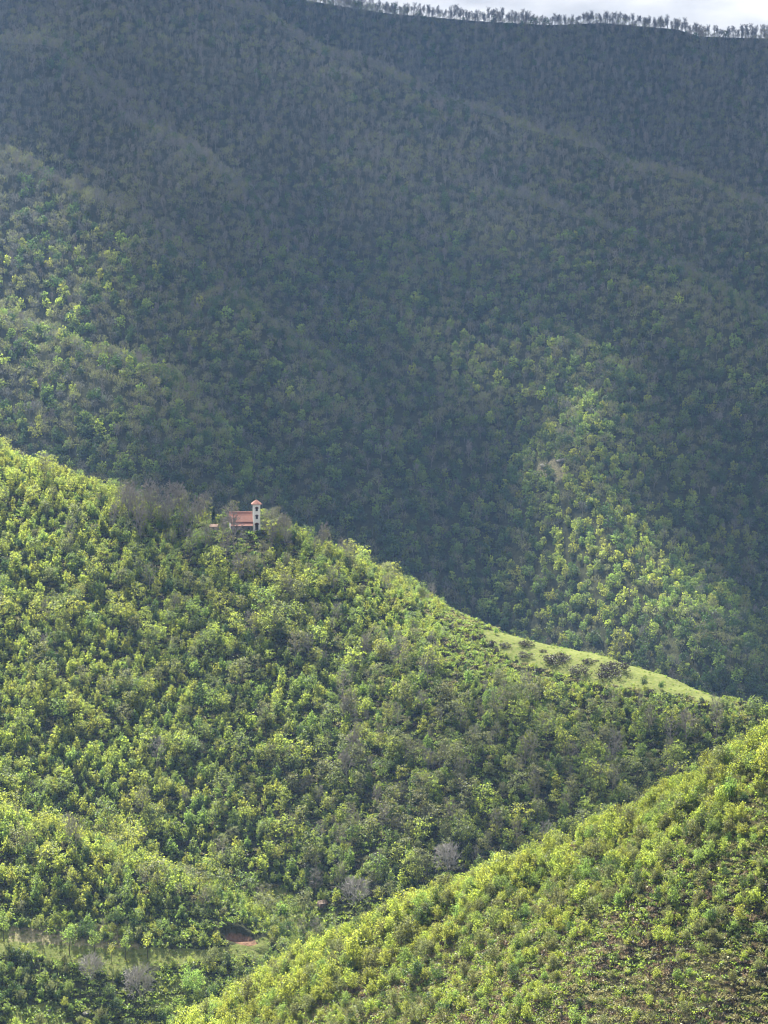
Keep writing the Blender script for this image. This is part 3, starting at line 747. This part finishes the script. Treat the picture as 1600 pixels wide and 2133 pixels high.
# hedges and bushes between the terraces
x, y, r_ = jitter(-120, 30, 556, 628, 2.3, 9)
z = height(x, y); px, pr = project(x, y, z); n_b = fbm(x / 7, y / 5, 71)
ing = inpoly(px, pr, TERR)
for q in GRASS2: ing |= inpoly(px, pr, q)
for i in range(len(x)):
    if ing[i] or pr[i] < 1925 or np.hypot(x[i] - pit[0], (y[i] - pit[1]) * 1.2) < 7 or horizon(x[i], y[i]) > (z[i] + 3) / y[i] or r_.random() > .62 + n_b[i] * .8: continue
    if (320 < px[i] < 560 and 1925 < pr[i] < 1965) or is_clear(x[i], y[i]): continue
    key = str(r_.choice(['scrub_green', 'scrub_dark', 'scrub_olive', 'scrub_yellow', 'leafy_green', 'leafy_dark'])); s_ = r_.uniform(.5, 1.25)
    if key.startswith('leafy'): s_ *= .55
    ALL['hill'].append((key, x[i], y[i], z[i], s_, r_.uniform(0, 6.28), i % 3, float((z[i] + 2) / y[i] - horizon(x[i], y[i]))))
# ------------------------------------------------------------------ things: individual plants
def thing(name, label, cat, loc, rz=0.0, s=1.0, group=None):
    o = bpy.data.objects.new(name, None); C.objects.link(o)
    o.empty_display_size = .5
    o.location = loc; o.rotation_euler = (0, 0, rz); o.scale = (s, s, s) if not isinstance(s, tuple) else s
    o['label'] = label; o['category'] = cat
    if group: o['group'] = group
    return o
def plant(name, label, cat, key, var, loc, rz, s, group=None):
    d = PROTO[key][var % len(PROTO[key])]
    if d.get('crown') is None:
        o = link(name, d['all'], label=label, category=cat)
        o.location = loc; o.rotation_euler = (0, 0, rz); o.scale = (s, s, s) if not isinstance(s, tuple) else s
        if group: o['group'] = group
        return o
    t = thing(name, label, cat, loc, rz, s, group)
    link(d['names'][0], d['trunk'], t); link(d['names'][1], d['crown'], t)
    return t
def score(r):
    px_, pr_ = project(r[1], r[2], r[3] + PROTO[r[0]][r[6] % len(PROTO[r[0]])]['h'] * r[4] * .5)
    if not (-10 < px_ < 1610 and -10 < pr_ < 2150) or r[7] < .001: return -1
    return PROTO[r[0]][r[6] % len(PROTO[r[0]])]['h'] * r[4] / r[2]
LOOK = {'leafy_yellow': 'bright yellow-green leafy tree', 'leafy_green': 'mid green leafy tree', 'leafy_dark': 'dark green dense tree', 'leafy_lime': 'fresh lime green tree', 'open_yellow': 'open-crowned tree in yellow-green layers',
        'open_green': 'open-crowned tree with green layers', 'open_olive': 'open-crowned tree with olive layers', 'bud_olive': 'thinly leafed olive budding tree', 'bud_grey': 'greyish budding tree with hardly any leaf', 'bare': 'leafless grey tree',
        'scrub_yellow': 'bright yellow-green shrub', 'scrub_green': 'mid green shrub', 'scrub_olive': 'dull olive shrub', 'scrub_dark': 'dark green shrub', 'scrub_lime': 'fresh lime green shrub'}
def hill_zone(px_, pr_):
    if pr_ > 1915: return 'on the valley ground among the terraces'
    if pr_ > 1850: return 'at the foot of the chapel hill above the terraces' if px_ < 480 else 'at the foot of the chapel hill by the stream'
    if pr_ > 1640 and px_ < 480: return 'on the low sunny spur left under the chapel hill'
    if pr_ > 1720: return 'low on the chapel hill beside the pale thickets'
    if pr_ > 1560: return 'on the lower chapel hill straight below the chapel' if px_ < 800 else 'on the lower chapel hill behind the near slope'
    if px_ > 1050: return 'on the chapel hill just below the meadow' if pr_ < 1500 else 'in the shaded hollow below the meadow'
    if px_ < 330: return 'high on the left flank of the chapel hill' if pr_ < 1250 else 'halfway down the left flank of the chapel hill'
    if pr_ < 1250: return 'close under the chapel' if px_ < 700 else 'along the crest between chapel and meadow'
    return 'halfway down the slope below the chapel' if px_ < 700 else 'halfway down the slope left of the meadow'
def near_zone(px_, pr_):
    c_ = float(np.interp(px_, [p[0] for p in RIDGES[11][3]], [p[1] for p in RIDGES[11][3]]))
    side = 'at the right edge of the near slope' if px_ > 1400 else 'right of the narrow dirt path on the near slope' if px_ > 1200 else 'around the dirt path of the near slope' if px_ > 1000 else 'on the middle of the near slope' if px_ > 720 else 'on the left tongue of the near slope'
    high = 'on its crest' if pr_ < c_ + 45 else 'just under its crest' if pr_ < c_ + 130 else 'halfway down' if pr_ < 2020 else 'near its bottom'
    return side + ', ' + high
chosen = {'hill': set(), 'near': set()}
for lay, keyset, cap, nm, cat in (('hill', ('leafy', 'open', 'bud'), 300, 'broadleaf_tree', 'tree'), ('hill', ('bare',), 35, 'bare_tree', 'bare tree'), ('near', ('scrub',), 300, 'shrub', 'shrub')):
    cand = [(score(r), i) for i, r in enumerate(ALL[lay]) if r[0].startswith(keyset)]
    cand = sorted([c for c in cand if c[0] > 0], reverse=True)[:cap - (25 if nm == 'broadleaf_tree' else 10 if nm == 'shrub' else 0)]
    for _, i in cand:
        chosen[lay].add(i)
        key, x_, y_, z_, s_, rz, var, _v = ALL[lay][i]
        px_, pr_ = project(x_, y_, z_)
        zone = (hill_zone if lay == 'hill' else near_zone)(px_, pr_)
        pre = 'tall ' if s_ > (.82 if lay == 'near' else .88) else 'low ' if s_ < (.6 if lay == 'near' else .62) else ''
        lab = ' '.join((pre + LOOK[key] + ' ' + zone).split()[:16])
        plant(nm, lab, cat, key, var, (x_, y_, z_), rz, s_, (LOOK[key].replace('tree', 'trees').replace('shrub', 'shrubs') + (' on the chapel hill' if lay == 'hill' else ' on the near slope')))
for i, (x_, y_, z_, s_, rz, var, row_) in enumerate([q for q in ridge if q[6] == 0 and 590 < CX + q[0] / 2300 * FPX < 1610]):
    plant('bare_tree', 'leafless tree on the ridge against the sky, ' + ('at the far left where the sky begins' if x_ < 0 else 'left of the middle of the skyline' if x_ < 110 else 'on the low rise of the skyline' if x_ < 240 else 'right of the dip in the skyline'), 'bare tree', 'ridge', var, (x_, y_, z_), rz, s_, 'leafless trees along the ridge line')

# ------------------------------------------------------------------ stuff: the rest of the woods, instanced inside ONE object each
def scatter(name, rows, label, keys_):
    protos = []; look = {}
    for k in keys_:
        for v in range(len(PROTO[k])):
            look[(k, v)] = len(protos); protos.append(PROTO[k][v]['all'])
    n = len(rows)
    P = np.array([(r[1], r[2], r[3]) for r in rows], np.float32)
    ids = np.array([look[(r[0], r[6] % len(PROTO[r[0]]))] for r in rows], np.int32)
    me = bpy.data.meshes.new(name); me.vertices.add(n); me.vertices.foreach_set('co', P.ravel())
    a = me.attributes.new('pid', 'INT', 'POINT'); a.data.foreach_set('value', ids)
    a = me.attributes.new('rz', 'FLOAT', 'POINT'); a.data.foreach_set('value', np.array([r[5] for r in rows], np.float32))
    a = me.attributes.new('scl', 'FLOAT', 'POINT'); a.data.foreach_set('value', np.array([r[4] for r in rows], np.float32))
    o = link(name, me, kind='stuff', label=label)
    pc = bpy.data.collections.new(name + '_shapes')
    for k, m_ in enumerate(protos): pc.objects.link(bpy.data.objects.new('%s_shape_%03d' % (name, k), m_))
    ng = bpy.data.node_groups.new(name + '_nodes', 'GeometryNodeTree')
    ng.interface.new_socket('Geometry', in_out='INPUT', socket_type='NodeSocketGeometry'); ng.interface.new_socket('Geometry', in_out='OUTPUT', socket_type='NodeSocketGeometry')
    gi, go = ng.nodes.new('NodeGroupInput'), ng.nodes.new('NodeGroupOutput')
    iop = ng.nodes.new('GeometryNodeInstanceOnPoints'); ci_ = ng.nodes.new('GeometryNodeCollectionInfo')
    ci_.inputs['Collection'].default_value = pc; ci_.inputs['Separate Children'].default_value = True; ci_.inputs['Reset Children'].default_value = True
    iop.inputs['Pick Instance'].default_value = True
    def na(nm, ty):
        q = ng.nodes.new('GeometryNodeInputNamedAttribute'); q.data_type = ty; q.inputs['Name'].default_value = nm; return q.outputs['Attribute']
    cr = ng.nodes.new('ShaderNodeCombineXYZ')
    l = ng.links.new
    l(gi.outputs[0], iop.inputs['Points']); l(ci_.outputs[0], iop.inputs['Instance']); l(na('pid', 'INT'), iop.inputs['Instance Index'])
    l(na('rz', 'FLOAT'), cr.inputs['Z']); l(cr.outputs[0], iop.inputs['Rotation']); l(na('scl', 'FLOAT'), iop.inputs['Scale']); l(iop.outputs[0], go.inputs[0])
    md = o.modifiers.new('plants', 'NODES'); md.node_group = ng
    return o
mt = ALL['mountain'] + [('ridge', q[0], q[1], q[2], q[3], q[4], q[5], 0) for q in ridge if not (q[6] == 0 and 590 < CX + q[0] / 2300 * FPX < 1610)]
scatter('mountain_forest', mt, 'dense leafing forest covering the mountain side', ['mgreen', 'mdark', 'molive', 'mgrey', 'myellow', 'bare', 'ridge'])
scatter('hill_woods', [r for i, r in enumerate(ALL['hill']) if i not in chosen['hill']], 'dense young wood covering the chapel hill',
        ['leafy_yellow', 'leafy_green', 'leafy_dark', 'leafy_lime', 'open_yellow', 'open_green', 'open_olive', 'bud_olive', 'bud_grey', 'bare', 'scrub_green', 'scrub_dark', 'scrub_olive', 'scrub_yellow'])
scatter('scrub_undergrowth', [r for i, r in enumerate(ALL['near']) if i not in chosen['near']], 'low scrub covering the near hillside', ['scrub_yellow', 'scrub_green', 'scrub_olive', 'scrub_dark', 'scrub_lime'])
# ground cover: near slope, meadow and valley floor, understorey of the hill
gc = []
x, y, r_ = jitter(-130, 150, 325, 475, .75, 7)
z = height(x, y); px, pr = project(x, y, z); k_ = seen_top(x, y, z, .6) > -.004; x, y, z, px, pr = [q[k_] for q in (x, y, z, px, pr)]
n_a = fbm(x / 8, y / 8, 61); low = sstep(1900, 2100, pr) * sstep(1050, 1450, px)
Wt = np.stack([.42 + .35 * low + n_a, .55 - .1 * low, .12 + .40 * low - n_a, .14 + .22 * low - n_a * .6, .45 - .2 * low], 1).clip(.01, None)
ks = wchoice(r_, Wt, ['tuft_straw', 'tuft_grass', 'tuft_fern', 'tuft_heath', 'tuft_green'])
for i in range(len(x)): gc.append((ks[i], x[i], y[i], z[i], r_.uniform(.6, 1.45), r_.uniform(0, 6.28), i, 0))
scatter('grass_tufts', gc, 'dry and green grass tufts covering the near hillside', ['tuft_straw', 'tuft_grass', 'tuft_fern', 'tuft_heath', 'tuft_green'])
gc = []
x, y, r_ = jitter(-200, 200, 560, 860, 1.8, 8)
z = height(x, y); px, pr = project(x, y, z); k_ = seen_top(x, y, z, .8) > -.004; x, y, z, px, pr = [q[k_] for q in (x, y, z, px, pr)]
inm = inpoly(px, pr, MEADOW) | inpoly(px, pr, TERR)
pc_ = np.hypot(x - pit[0], (y - pit[1]) * 1.3) < 5.2
for i in range(len(x)):
    ter_ = inm[i] and pr[i] > 1900
    if pc_[i] or (inm[i] and not ter_ and r_.random() < .75): continue
    key = ('tuft_grass' if r_.random() < (.85 if ter_ else .5) else 'tuft_green') if pr[i] > 1880 or inm[i] else r_.choice(['tuft_green', 'tuft_green', 'tuft_grass', 'tuft_grass', 'tuft_heath', 'tuft_straw'])
    gc.append((key, x[i], y[i], z[i], r_.uniform(.5, .9) if inm[i] else r_.uniform(1.0, 2.4), r_.uniform(0, 6.28), i, 0))
scatter('undergrowth', gc, 'low undergrowth and grass on the chapel hill and valley ground', ['tuft_straw', 'tuft_grass', 'tuft_fern', 'tuft_heath', 'tuft_green'])

# ------------------------------------------------------------------ mesh builder for the small built things
class MB:
    def __init__(s): s.V, s.F = [], []
    def poly(s, vs, fs):
        n = len(s.V); s.V += [tuple(v) for v in vs]; s.F += [tuple(i + n for i in f) for f in fs]
    def box(s, x0, x1, y0, y1, z0, z1):
        s.poly([(x0, y0, z0), (x1, y0, z0), (x1, y1, z0), (x0, y1, z0), (x0, y0, z1), (x1, y0, z1), (x1, y1, z1), (x0, y1, z1)],
               [(0, 3, 2, 1), (4, 5, 6, 7), (0, 1, 5, 4), (1, 2, 6, 5), (2, 3, 7, 6), (3, 0, 4, 7)])
    def prism(s, prof, y0, y1):
        """profile in x,z pushed from y0 to y1"""
        n = len(prof)
        s.poly([(p[0], y0, p[1]) for p in prof] + [(p[0], y1, p[1]) for p in prof],
               [tuple(range(n)), tuple(range(2 * n - 1, n - 1, -1))] + [(i, i + n, (i + 1) % n + n, (i + 1) % n) for i in range(n)])
    def prismx(s, prof, x0, x1):
        n = len(prof)
        s.poly([(x0, p[0], p[1]) for p in prof] + [(x1, p[0], p[1]) for p in prof],
               [tuple(range(n)), tuple(range(2 * n - 1, n - 1, -1))] + [(i, i + n, (i + 1) % n + n, (i + 1) % n) for i in range(n)])
    def build(s, name, m_, parent=None, bevel=0.0, **props):
        me = bpy.data.meshes.new(name); me.from_pydata(s.V, [], s.F); me.materials.append(m_)
        import bmesh
        b = bmesh.new(); b.from_mesh(me); bmesh.ops.recalc_face_normals(b, faces=b.faces)
        if bevel: bmesh.ops.bevel(b, geom=b.edges[:], offset=bevel, segments=1, affect='EDGES')
        b.to_mesh(me); b.free()
        return link(name, me, parent, **props)
def arch(w_, h_, n=7):
    """arched outline, foot at 0,0"""
    return [(-w_ / 2, 0), (w_ / 2, 0)] + [(w_ / 2 * math.cos(a), h_ - w_ / 2 + w_ / 2 * math.sin(a)) for a in np.linspace(0, math.pi, n)]

# chapel: nave with a two-stage tiled roof on its long side, tower at the right end
c0 = (CHP[0], CHP[1], float(height(CHP[0], CHP[1])))
ch = thing('chapel', 'small chapel with red tiled roof and white bell tower on the hill', 'chapel', c0, R(7))
m1 = MB(); m1.prismx([(-3.2, -1.2), (3.2, -1.2), (3.2, 3.55), (0, 6.15), (-3.2, 3.55)], -5.3, 2.6); m1.box(-4.9, 2.55, -4.6, -3.203, -1.2, 2.05); nave = m1.build('wall', M['stone'], ch)
m1 = MB(); m1.box(-5.36, -5.303, -3.15, 3.15, .4, 3.5); m1.prismx([(-3.15, 3.5), (3.15, 3.5), (0, 6.05)], -5.36, -5.303); m1.build('gable', M['white'], ch)
m1 = MB()
m1.prismx([(-3.75, 3.27), (-3.75, 3.42), (0, 6.55), (3.75, 3.42), (3.75, 3.27), (0, 6.38)], -5.65, 2.78)
rf = m1.build('roof', M['red'], ch)
m1 = MB()
for k_ in range(26): m1.prismx([(-3.77, 3.44), (0, 6.60), (0, 6.68), (-3.77, 3.52)], -5.6 + k_ * .322, -5.6 + k_ * .322 + .15)
m1.box(-5.7, 2.82, -.16, .16, 6.56, 6.80)
m1.build('roof_tile', M['red'], rf)
m1 = MB(); m1.prismx([(-5.15, 2.05), (-5.15, 2.2), (-3.207, 3.22), (-3.207, 3.05)], -5.3, 2.7); ar = m1.build('lower_roof', M['red'], ch)
m1 = MB()
for k_ in range(25): m1.prismx([(-5.17, 2.22), (-3.23, 3.24), (-3.23, 3.32), (-5.17, 2.30)], -5.25 + k_ * .322, -5.25 + k_ * .322 + .15)
m1.build('roof_tile', M['red'], ar)
for xx in (-3.4, -1.0, 1.2):
    m1 = MB(); m1.prism([(xx + a, .6 + b) for a, b in arch(.5, 1.0)], -4.66, -4.603); m1.build('window', M['hole'], ch)
tx0, tx1, ty0, ty1 = 2.80, 5.35, -4.75, -2.2
tw_ = MB(); tw_.box(tx0, tx1, ty0, ty1, -1.0, 9.6); tower = tw_.build('tower', M['white'], ch, .03)
m1 = MB(); m1.box(tx0 - .22, tx1 + .22, ty0 - .22, ty1 + .22, 9.603, 9.85); m1.build('cornice', M['white'], tower)
m1 = MB(); xm, ym = (tx0 + tx1) / 2, (ty0 + ty1) / 2
m1.poly([(tx0 - .55, ty0 - .55, 9.853), (tx1 + .55, ty0 - .55, 9.853), (tx1 + .55, ty1 + .55, 9.853), (tx0 - .55, ty1 + .55, 9.853), (tx0 - .55, ty0 - .55, 9.98), (tx1 + .55, ty0 - .55, 9.98), (tx1 + .55, ty1 + .55, 9.98), (tx0 - .55, ty1 + .55, 9.98), (xm, ym, 11.55)],
        [(0, 3, 2, 1), (0, 1, 5, 4), (1, 2, 6, 5), (2, 3, 7, 6), (3, 0, 4, 7), (4, 5, 8), (5, 6, 8), (6, 7, 8), (7, 4, 8)])
tr_ = m1.build('tower_roof', M['red'], ch)
m1 = MB(); m1.box(xm - .05, xm + .05, ym - .05, ym + .05, 11.3, 12.35); m1.box(xm - .3, xm + .3, ym - .04, ym + .04, 11.95, 12.05); m1.build('cross', M['metal'], tr_)
for zz, w_, h_ in ((7.4, .85, 1.45), (4.55, .85, 1.45), (.55, 1.15, 2.5)):
    m1 = MB(); m1.prism([(xm + a, zz + b) for a, b in arch(w_, h_)], ty0 - .045, ty0 - .003); wd = m1.build('window', M['hole'], tower)
    m1 = MB(); o_ = arch(w_ + .55, h_ + .22); i_ = arch(w_ - .02, h_)
    top = [(xm + a, zz + b) for a, b in o_[2:]]; bot = [(xm + a, zz + b) for a, b in i_[2:]]
    m1.prism(top + bot[::-1], ty0 - .16, ty0 - .05); m1.build('arch', M['brick'], wd)
    m1 = MB(); m1.box(xm - w_ / 2 - .1, xm + w_ / 2 + .1, ty0 - .14, ty0 - .05, zz - .14, zz); m1.build('sill', M['white'], wd)
    m1 = MB(); m1.prism([(ym + a, zz + b) for a, b in arch(w_ * .9, h_)], 0, .04)
    ob = m1.build('side_window', M['hole'], tower); ob.rotation_euler = (0, 0, R(90)); ob.location = (tx1 + .045, 0, 0)
# outbuilding
ho = hit(446, 1101, 700); ho = np.array(at(446, 1100, 819)); hz = float(height(ho[0], ho[1]))
hs = thing('outbuilding', 'small low outbuilding with tan walls and tiled roof left of the chapel', 'hut', (ho[0], ho[1], hz), R(-8), .78)
m1 = MB(); m1.prismx([(-1.6, -1), (1.6, -1), (1.6, 2.0), (0, 2.9), (-1.6, 2.0)], -1.7, 1.7); m1.build('wall', plain('tan_render', (.42, .33, .24), .2), hs)
m1 = MB(); m1.prismx([(-1.95, 1.86), (-1.95, 1.98), (0, 3.1), (1.95, 1.98), (1.95, 1.86), (0, 2.95)], -1.95, 1.95); m1.build('roof', plain('roof_tile_faded', (.40, .27, .20), .25, 2.0), hs)
m1 = MB(); m1.box(-.4, .4, -1.65, -1.603, -.1, 1.6); m1.build('door', M['wood'], hs)

# named single plants -------------------------------------------------
def put(px_, row_, d0=560): 
    p = hit(px_, row_, d0); return (p[0], p[1], p[2])
def put_at(px_, row_, D):
    q = at(px_, row_, D); return (q[0], q[1], float(height(q[0], q[1])))
plant('cypress_tree', 'slim dark cypress tree between the chapel and the outbuilding', 'cypress', 'cypress', 0, put_at(445, 1085, 824), 0, (.85, .85, .86))
plant('broadleaf_tree', 'round bright green tree left of the outbuilding by the chapel', 'tree', 'round', 0, put_at(414, 1128, 808), 1, (.92, .92, .98))
plant('bare_tree', 'leafless tree standing before the red roof of the chapel', 'bare tree', 'bare', 1, put_at(485, 1150, 803), .5, 1.2)
plant('bare_tree', 'smaller leafless tree below the left end of the chapel roof', 'bare tree', 'bare', 2, put_at(466, 1150, 806), 1.5, .85)
plant('broadleaf_tree', 'thin greyish tree in front of the chapel wall', 'tree', 'bud_grey', 1, put_at(508, 1150, 806), .9, .62)
plant('broadleaf_tree', 'budding olive tree right of the chapel tower, further right of two', 'tree', 'bud_olive', 1, put_at(597, 1140, 812), .3, .92)
plant('broadleaf_tree', 'greyish budding tree right beside the chapel tower', 'tree', 'bud_grey', 0, put_at(562, 1125, 815), 2.0, 1.0)
plant('broadleaf_tree', 'small yellow-green tree in front of the outbuilding', 'tree', 'open_yellow', 0, put_at(462, 1128, 808), 1.2, .62)
plant('broadleaf_tree', 'low green tree hiding the foot of the outbuilding', 'tree', 'open_green', 0, put_at(438, 1128, 810), 2.2, .6)
for i, (a, s_, kk_) in enumerate(((238, .8, 'bare'), (255, .95, 'bud_grey'), (284, 1.05, 'bare'), (315, 1.0, 'bare'), (346, 1.1, 'bud_grey'), (374, 1.05, 'bare'), (398, .95, 'bud_grey'), (424, .8, 'bare'))):
    plant('bare_tree' if kk_ == 'bare' else 'broadleaf_tree', 'slender leafless tree in the grey grove left of the chapel' if kk_ == 'bare' else 'greyish half-leafed tree in the grey grove left of the chapel', 'bare tree' if kk_ == 'bare' else 'tree', kk_, i,
          put_at(a, 1090, 819 + 7 * (i % 2)), i * 2.1, s_, 'grey grove left of the chapel')
for i, (a, b, s_, kk_, la) in enumerate(((270, 1085, 1.0, 'bare', 'leafless grey tree in the cluster left of the chapel, leftmost'), (330, 1098, 1.1, 'bud_grey', 'greyish budding tree in the cluster left of the chapel'),
                           (362, 1100, .92, 'bare', 'tall leafless tree at the middle of the cluster left of the chapel'), (385, 1104, .98, 'bud_olive', 'olive budding tree in the cluster left of the chapel'),
                           (412, 1102, .80, 'bare', 'leafless tree at the right end of the cluster left of the chapel'), (300, 1092, .8, 'bud_olive', 'smaller olive budding tree at the left of the cluster by the chapel'))):
    plant('bare_tree' if kk_ == 'bare' else 'broadleaf_tree', la, 'bare tree' if kk_ == 'bare' else 'tree', kk_, i, put_at(a, b, 824), i * 1.3, s_ * 1.22)
for a, b, s_, v, la in ((145, 1990, 1.0, 0, 'slim young tree with rounded green crown on the terrace grass, leftmost'), (197, 1993, .95, 1, 'slim young tree with narrow pointed crown on the terrace grass'),
                        (233, 2006, .72, 2, 'small thin young tree with sparse leaves on the terrace grass'), (262, 2000, .85, 1, 'narrow dull green young tree at the right end of the terrace grass'),
                        (308, 1998, .95, 2, 'young tree with pale yellow leaves right of the terrace grass'), (8, 1962, .9, 0, 'young tree at the left edge of the terrace grass')):
    plant('young_tree', la, 'tree', 'sapling', v, put(a, b), a, s_ * 1.3, 'young trees on the valley terrace')
plant('broadleaf_tree', 'bright green bushy tree beside the lower grass terrace', 'tree', 'round', 0, put(400, 2068), 2, (.90, .90, 1.05))
plant('broadleaf_tree', 'small round fresh green bush in front of the bright green tree', 'tree', 'round', 0, put(414, 2090), 4, (.5, .5, .6))
for a, b, s_, kk_, la in ((585, 1912, .85, 'leafy_lime', 'upright yellow-green tree at the foot of the hill above the stream'), (636, 1912, .9, 'open_olive', 'olive tree with visible trunk left of the pale thicket'),
                          (612, 1918, .75, 'open_green', 'thin green tree between the yellow-green and the olive tree'), (555, 1905, .8, 'open_yellow', 'pale tree with dark trunk above the red earth pit'),
                          (1010, 1700, 1.15, 'open_yellow', 'larger rounded yellow-green tree low on the hill behind the near slope'), (862, 1850, .8, 'open_yellow', 'rounded light tree left of the pale thicket by the stream')):
    plant('broadleaf_tree', la, 'tree', kk_, 0, put(a, b), a, s_)
for (a, b, s_, la), p_ in zip(THICK, THP):
    plant('thicket', la, 'thicket', 'thicket', a, tuple(p_), a, s_, 'leafless thickets in the valley')
plant('broadleaf_tree', 'glowing yellow-green tree in a sunlit patch high on the mountain spur', 'tree', 'leafy_yellow', 1, put(1222, 893, 1200), 0, 1.35)
for i, (a, b, s_, la) in enumerate(((1097, 1346, 1.0, 'dark heather clump near the left end of the meadow crest'), (1092, 1368, .9, 'flat brown heather clump low at the left of the meadow'), (1132, 1358, .5, 'small dark heather clump just under the meadow crest'),
        (1158, 1382, 1.6, 'largest brown heather clump in the middle of the meadow'), (1172, 1371, .9, 'dark heather clump above the largest clump of the meadow'), (1208, 1400, 1.3, 'brown heather clump below the middle of the meadow'),
        (1226, 1382, .8, 'small dark heather clump right of the largest clump'), (1263, 1408, 1.5, 'flat heather patch low at the right of the meadow'), (1282, 1395, 1.7, 'wide flat heather patch near the right meadow crest'),
        (1053, 1349, .8, 'brown heather clump left of the meadow crest clump'), (990, 1333, .45, 'tiny dark heather clump at the upper left end of the meadow'), (1243, 1378, .3, 'tiny dark heather clump on the meadow crest'))):
    p = put(a, b, 640)
    nrm_ = Vector((-(float(height(p[0] + 1.5, p[1])) - float(height(p[0] - 1.5, p[1]))) / 3, -(float(height(p[0], p[1] + 1.5)) - float(height(p[0], p[1] - 1.5))) / 3, 1))
    hc = plant('heather_clump', la, 'heather', 'heath', i, p, 0, (s_ * 1.35, s_ * 1.0, s_ * .95), 'heather clumps on the meadow')
    hc.rotation_euler = nrm_.to_track_quat('Z', 'Y').to_euler()
for a, b, s_, la in ((1342, 1432, 1.1, 'dark green shrub at the lower right of the meadow'), (1377, 1436, .9, 'small dark shrub right of the dark green meadow shrub')):
    plant('shrub', la, 'shrub', 'scrub_dark', 0, put(a, b, 640), a, s_)
# rocks and stones
def rock_obj(px_, row_, size, label, m_='rock', d0=560, cat='rock', name='rock', group=None):
    p = put(px_, row_, d0); r2 = random.Random(int(px_ * 7 + row_))
    g = MB(); n1_, n2_ = 9, 6; vs = []; fs = []
    for j in range(n2_ + 1):
        for i in range(n1_):
            th, ph = i * 2 * math.pi / n1_, j * math.pi / n2_
            k_ = 1 + (r2.random() - .5) * .45 if 0 < j < n2_ else 1
            vs.append((math.cos(th) * math.sin(ph) * size[0] * k_, math.sin(th) * math.sin(ph) * size[1] * k_, math.cos(ph) * size[2] * k_))
    for j in range(n2_):
        for i in range(n1_): fs.append((j * n1_ + i, j * n1_ + (i + 1) % n1_, (j + 1) * n1_ + (i + 1) % n1_, (j + 1) * n1_ + i))
    g.poly(vs, fs)
    kw = dict(label=label, category=cat)
    if group: kw['group'] = group
    o = g.build(name, M[m_], **kw); o.location = (p[0], p[1], p[2] + size[2] * .25); o.rotation_euler = (0, 0, r2.random() * 3)
rock_obj(1133, 974, (3.2, 2.4, 1.7), 'pale bare rock on the mountain spur, left one of two', d0=1200)
rock_obj(1172, 960, (4.2, 1.5, 1.1), 'long pale rock ledge on the mountain spur', d0=1200)
rock_obj(1152, 992, (2.4, 2, 1.3), 'pale rock outcrop under the ledge on the mountain spur', d0=1200)
rock_obj(672, 1888, (2.6, 1.8, 1.5), 'brown earth-coloured rock beside the stream left of the pale thicket', 'bank')
rock_obj(178, 2112, (.9, .7, .5), 'small white stone on the valley ground, left one of two')
rock_obj(186, 2110, (.6, .6, .45), 'small white stone on the valley ground, right one of two')
rock_obj(102, 2106, (.5, .5, .4), 'small pale stone on the grass in the lower left corner')
rock_obj(1513, 1908, (.45, .4, .35), 'white stone in the scrub of the near right slope', d0=320)
rock_obj(1210, 835, (1.6, 1.4, 2.0), 'pale rock above the glowing tree on the mountain spur', d0=1200)
# fence posts along the terrace edge
for i, px_ in enumerate((353, 365, 378, 391)):
    p = put(px_, 1984 - i * 1.2)
    g = MB(); g.prism([(-.07, -.3), (.07, -.3), (.07, 1.35), (0, 1.5), (-.07, 1.35)], -.07, .07)
    o = g.build('fence_post', M['wood'], label='thin weathered wooden fence post on the terrace edge left of the earth pit', category='fence post', group='fence posts on the terrace edge')
    o.location = p; o.rotation_euler = (R(2 * (i % 2)), R(i * 2 - 3), 0)

# ------------------------------------------------------------------ haze: one closed box of even air
b0 = float(Z.min()) - 1.0
g = MB(); g.box(-1560, 1560, -300, 3360, b0, max(float(Z.max()), 0) + 25)
def haze_b(t, out):
    v = N(t, 'ShaderNodeVolumePrincipled')
    v.inputs['Color'].default_value = (.30, .53, 1.0, 1); v.inputs['Density'].default_value = 0.000046; v.inputs['Anisotropy'].default_value = 0.1
    t.links.new(v.outputs[0], out.inputs['Volume'])
hz_ = g.build('haze', mat('haze_air', haze_b), kind='stuff', label='pale blue haze in the air of the valley')
print('counts', {k: len(v) for k, v in ALL.items()}, 'ridge', len(ridge))
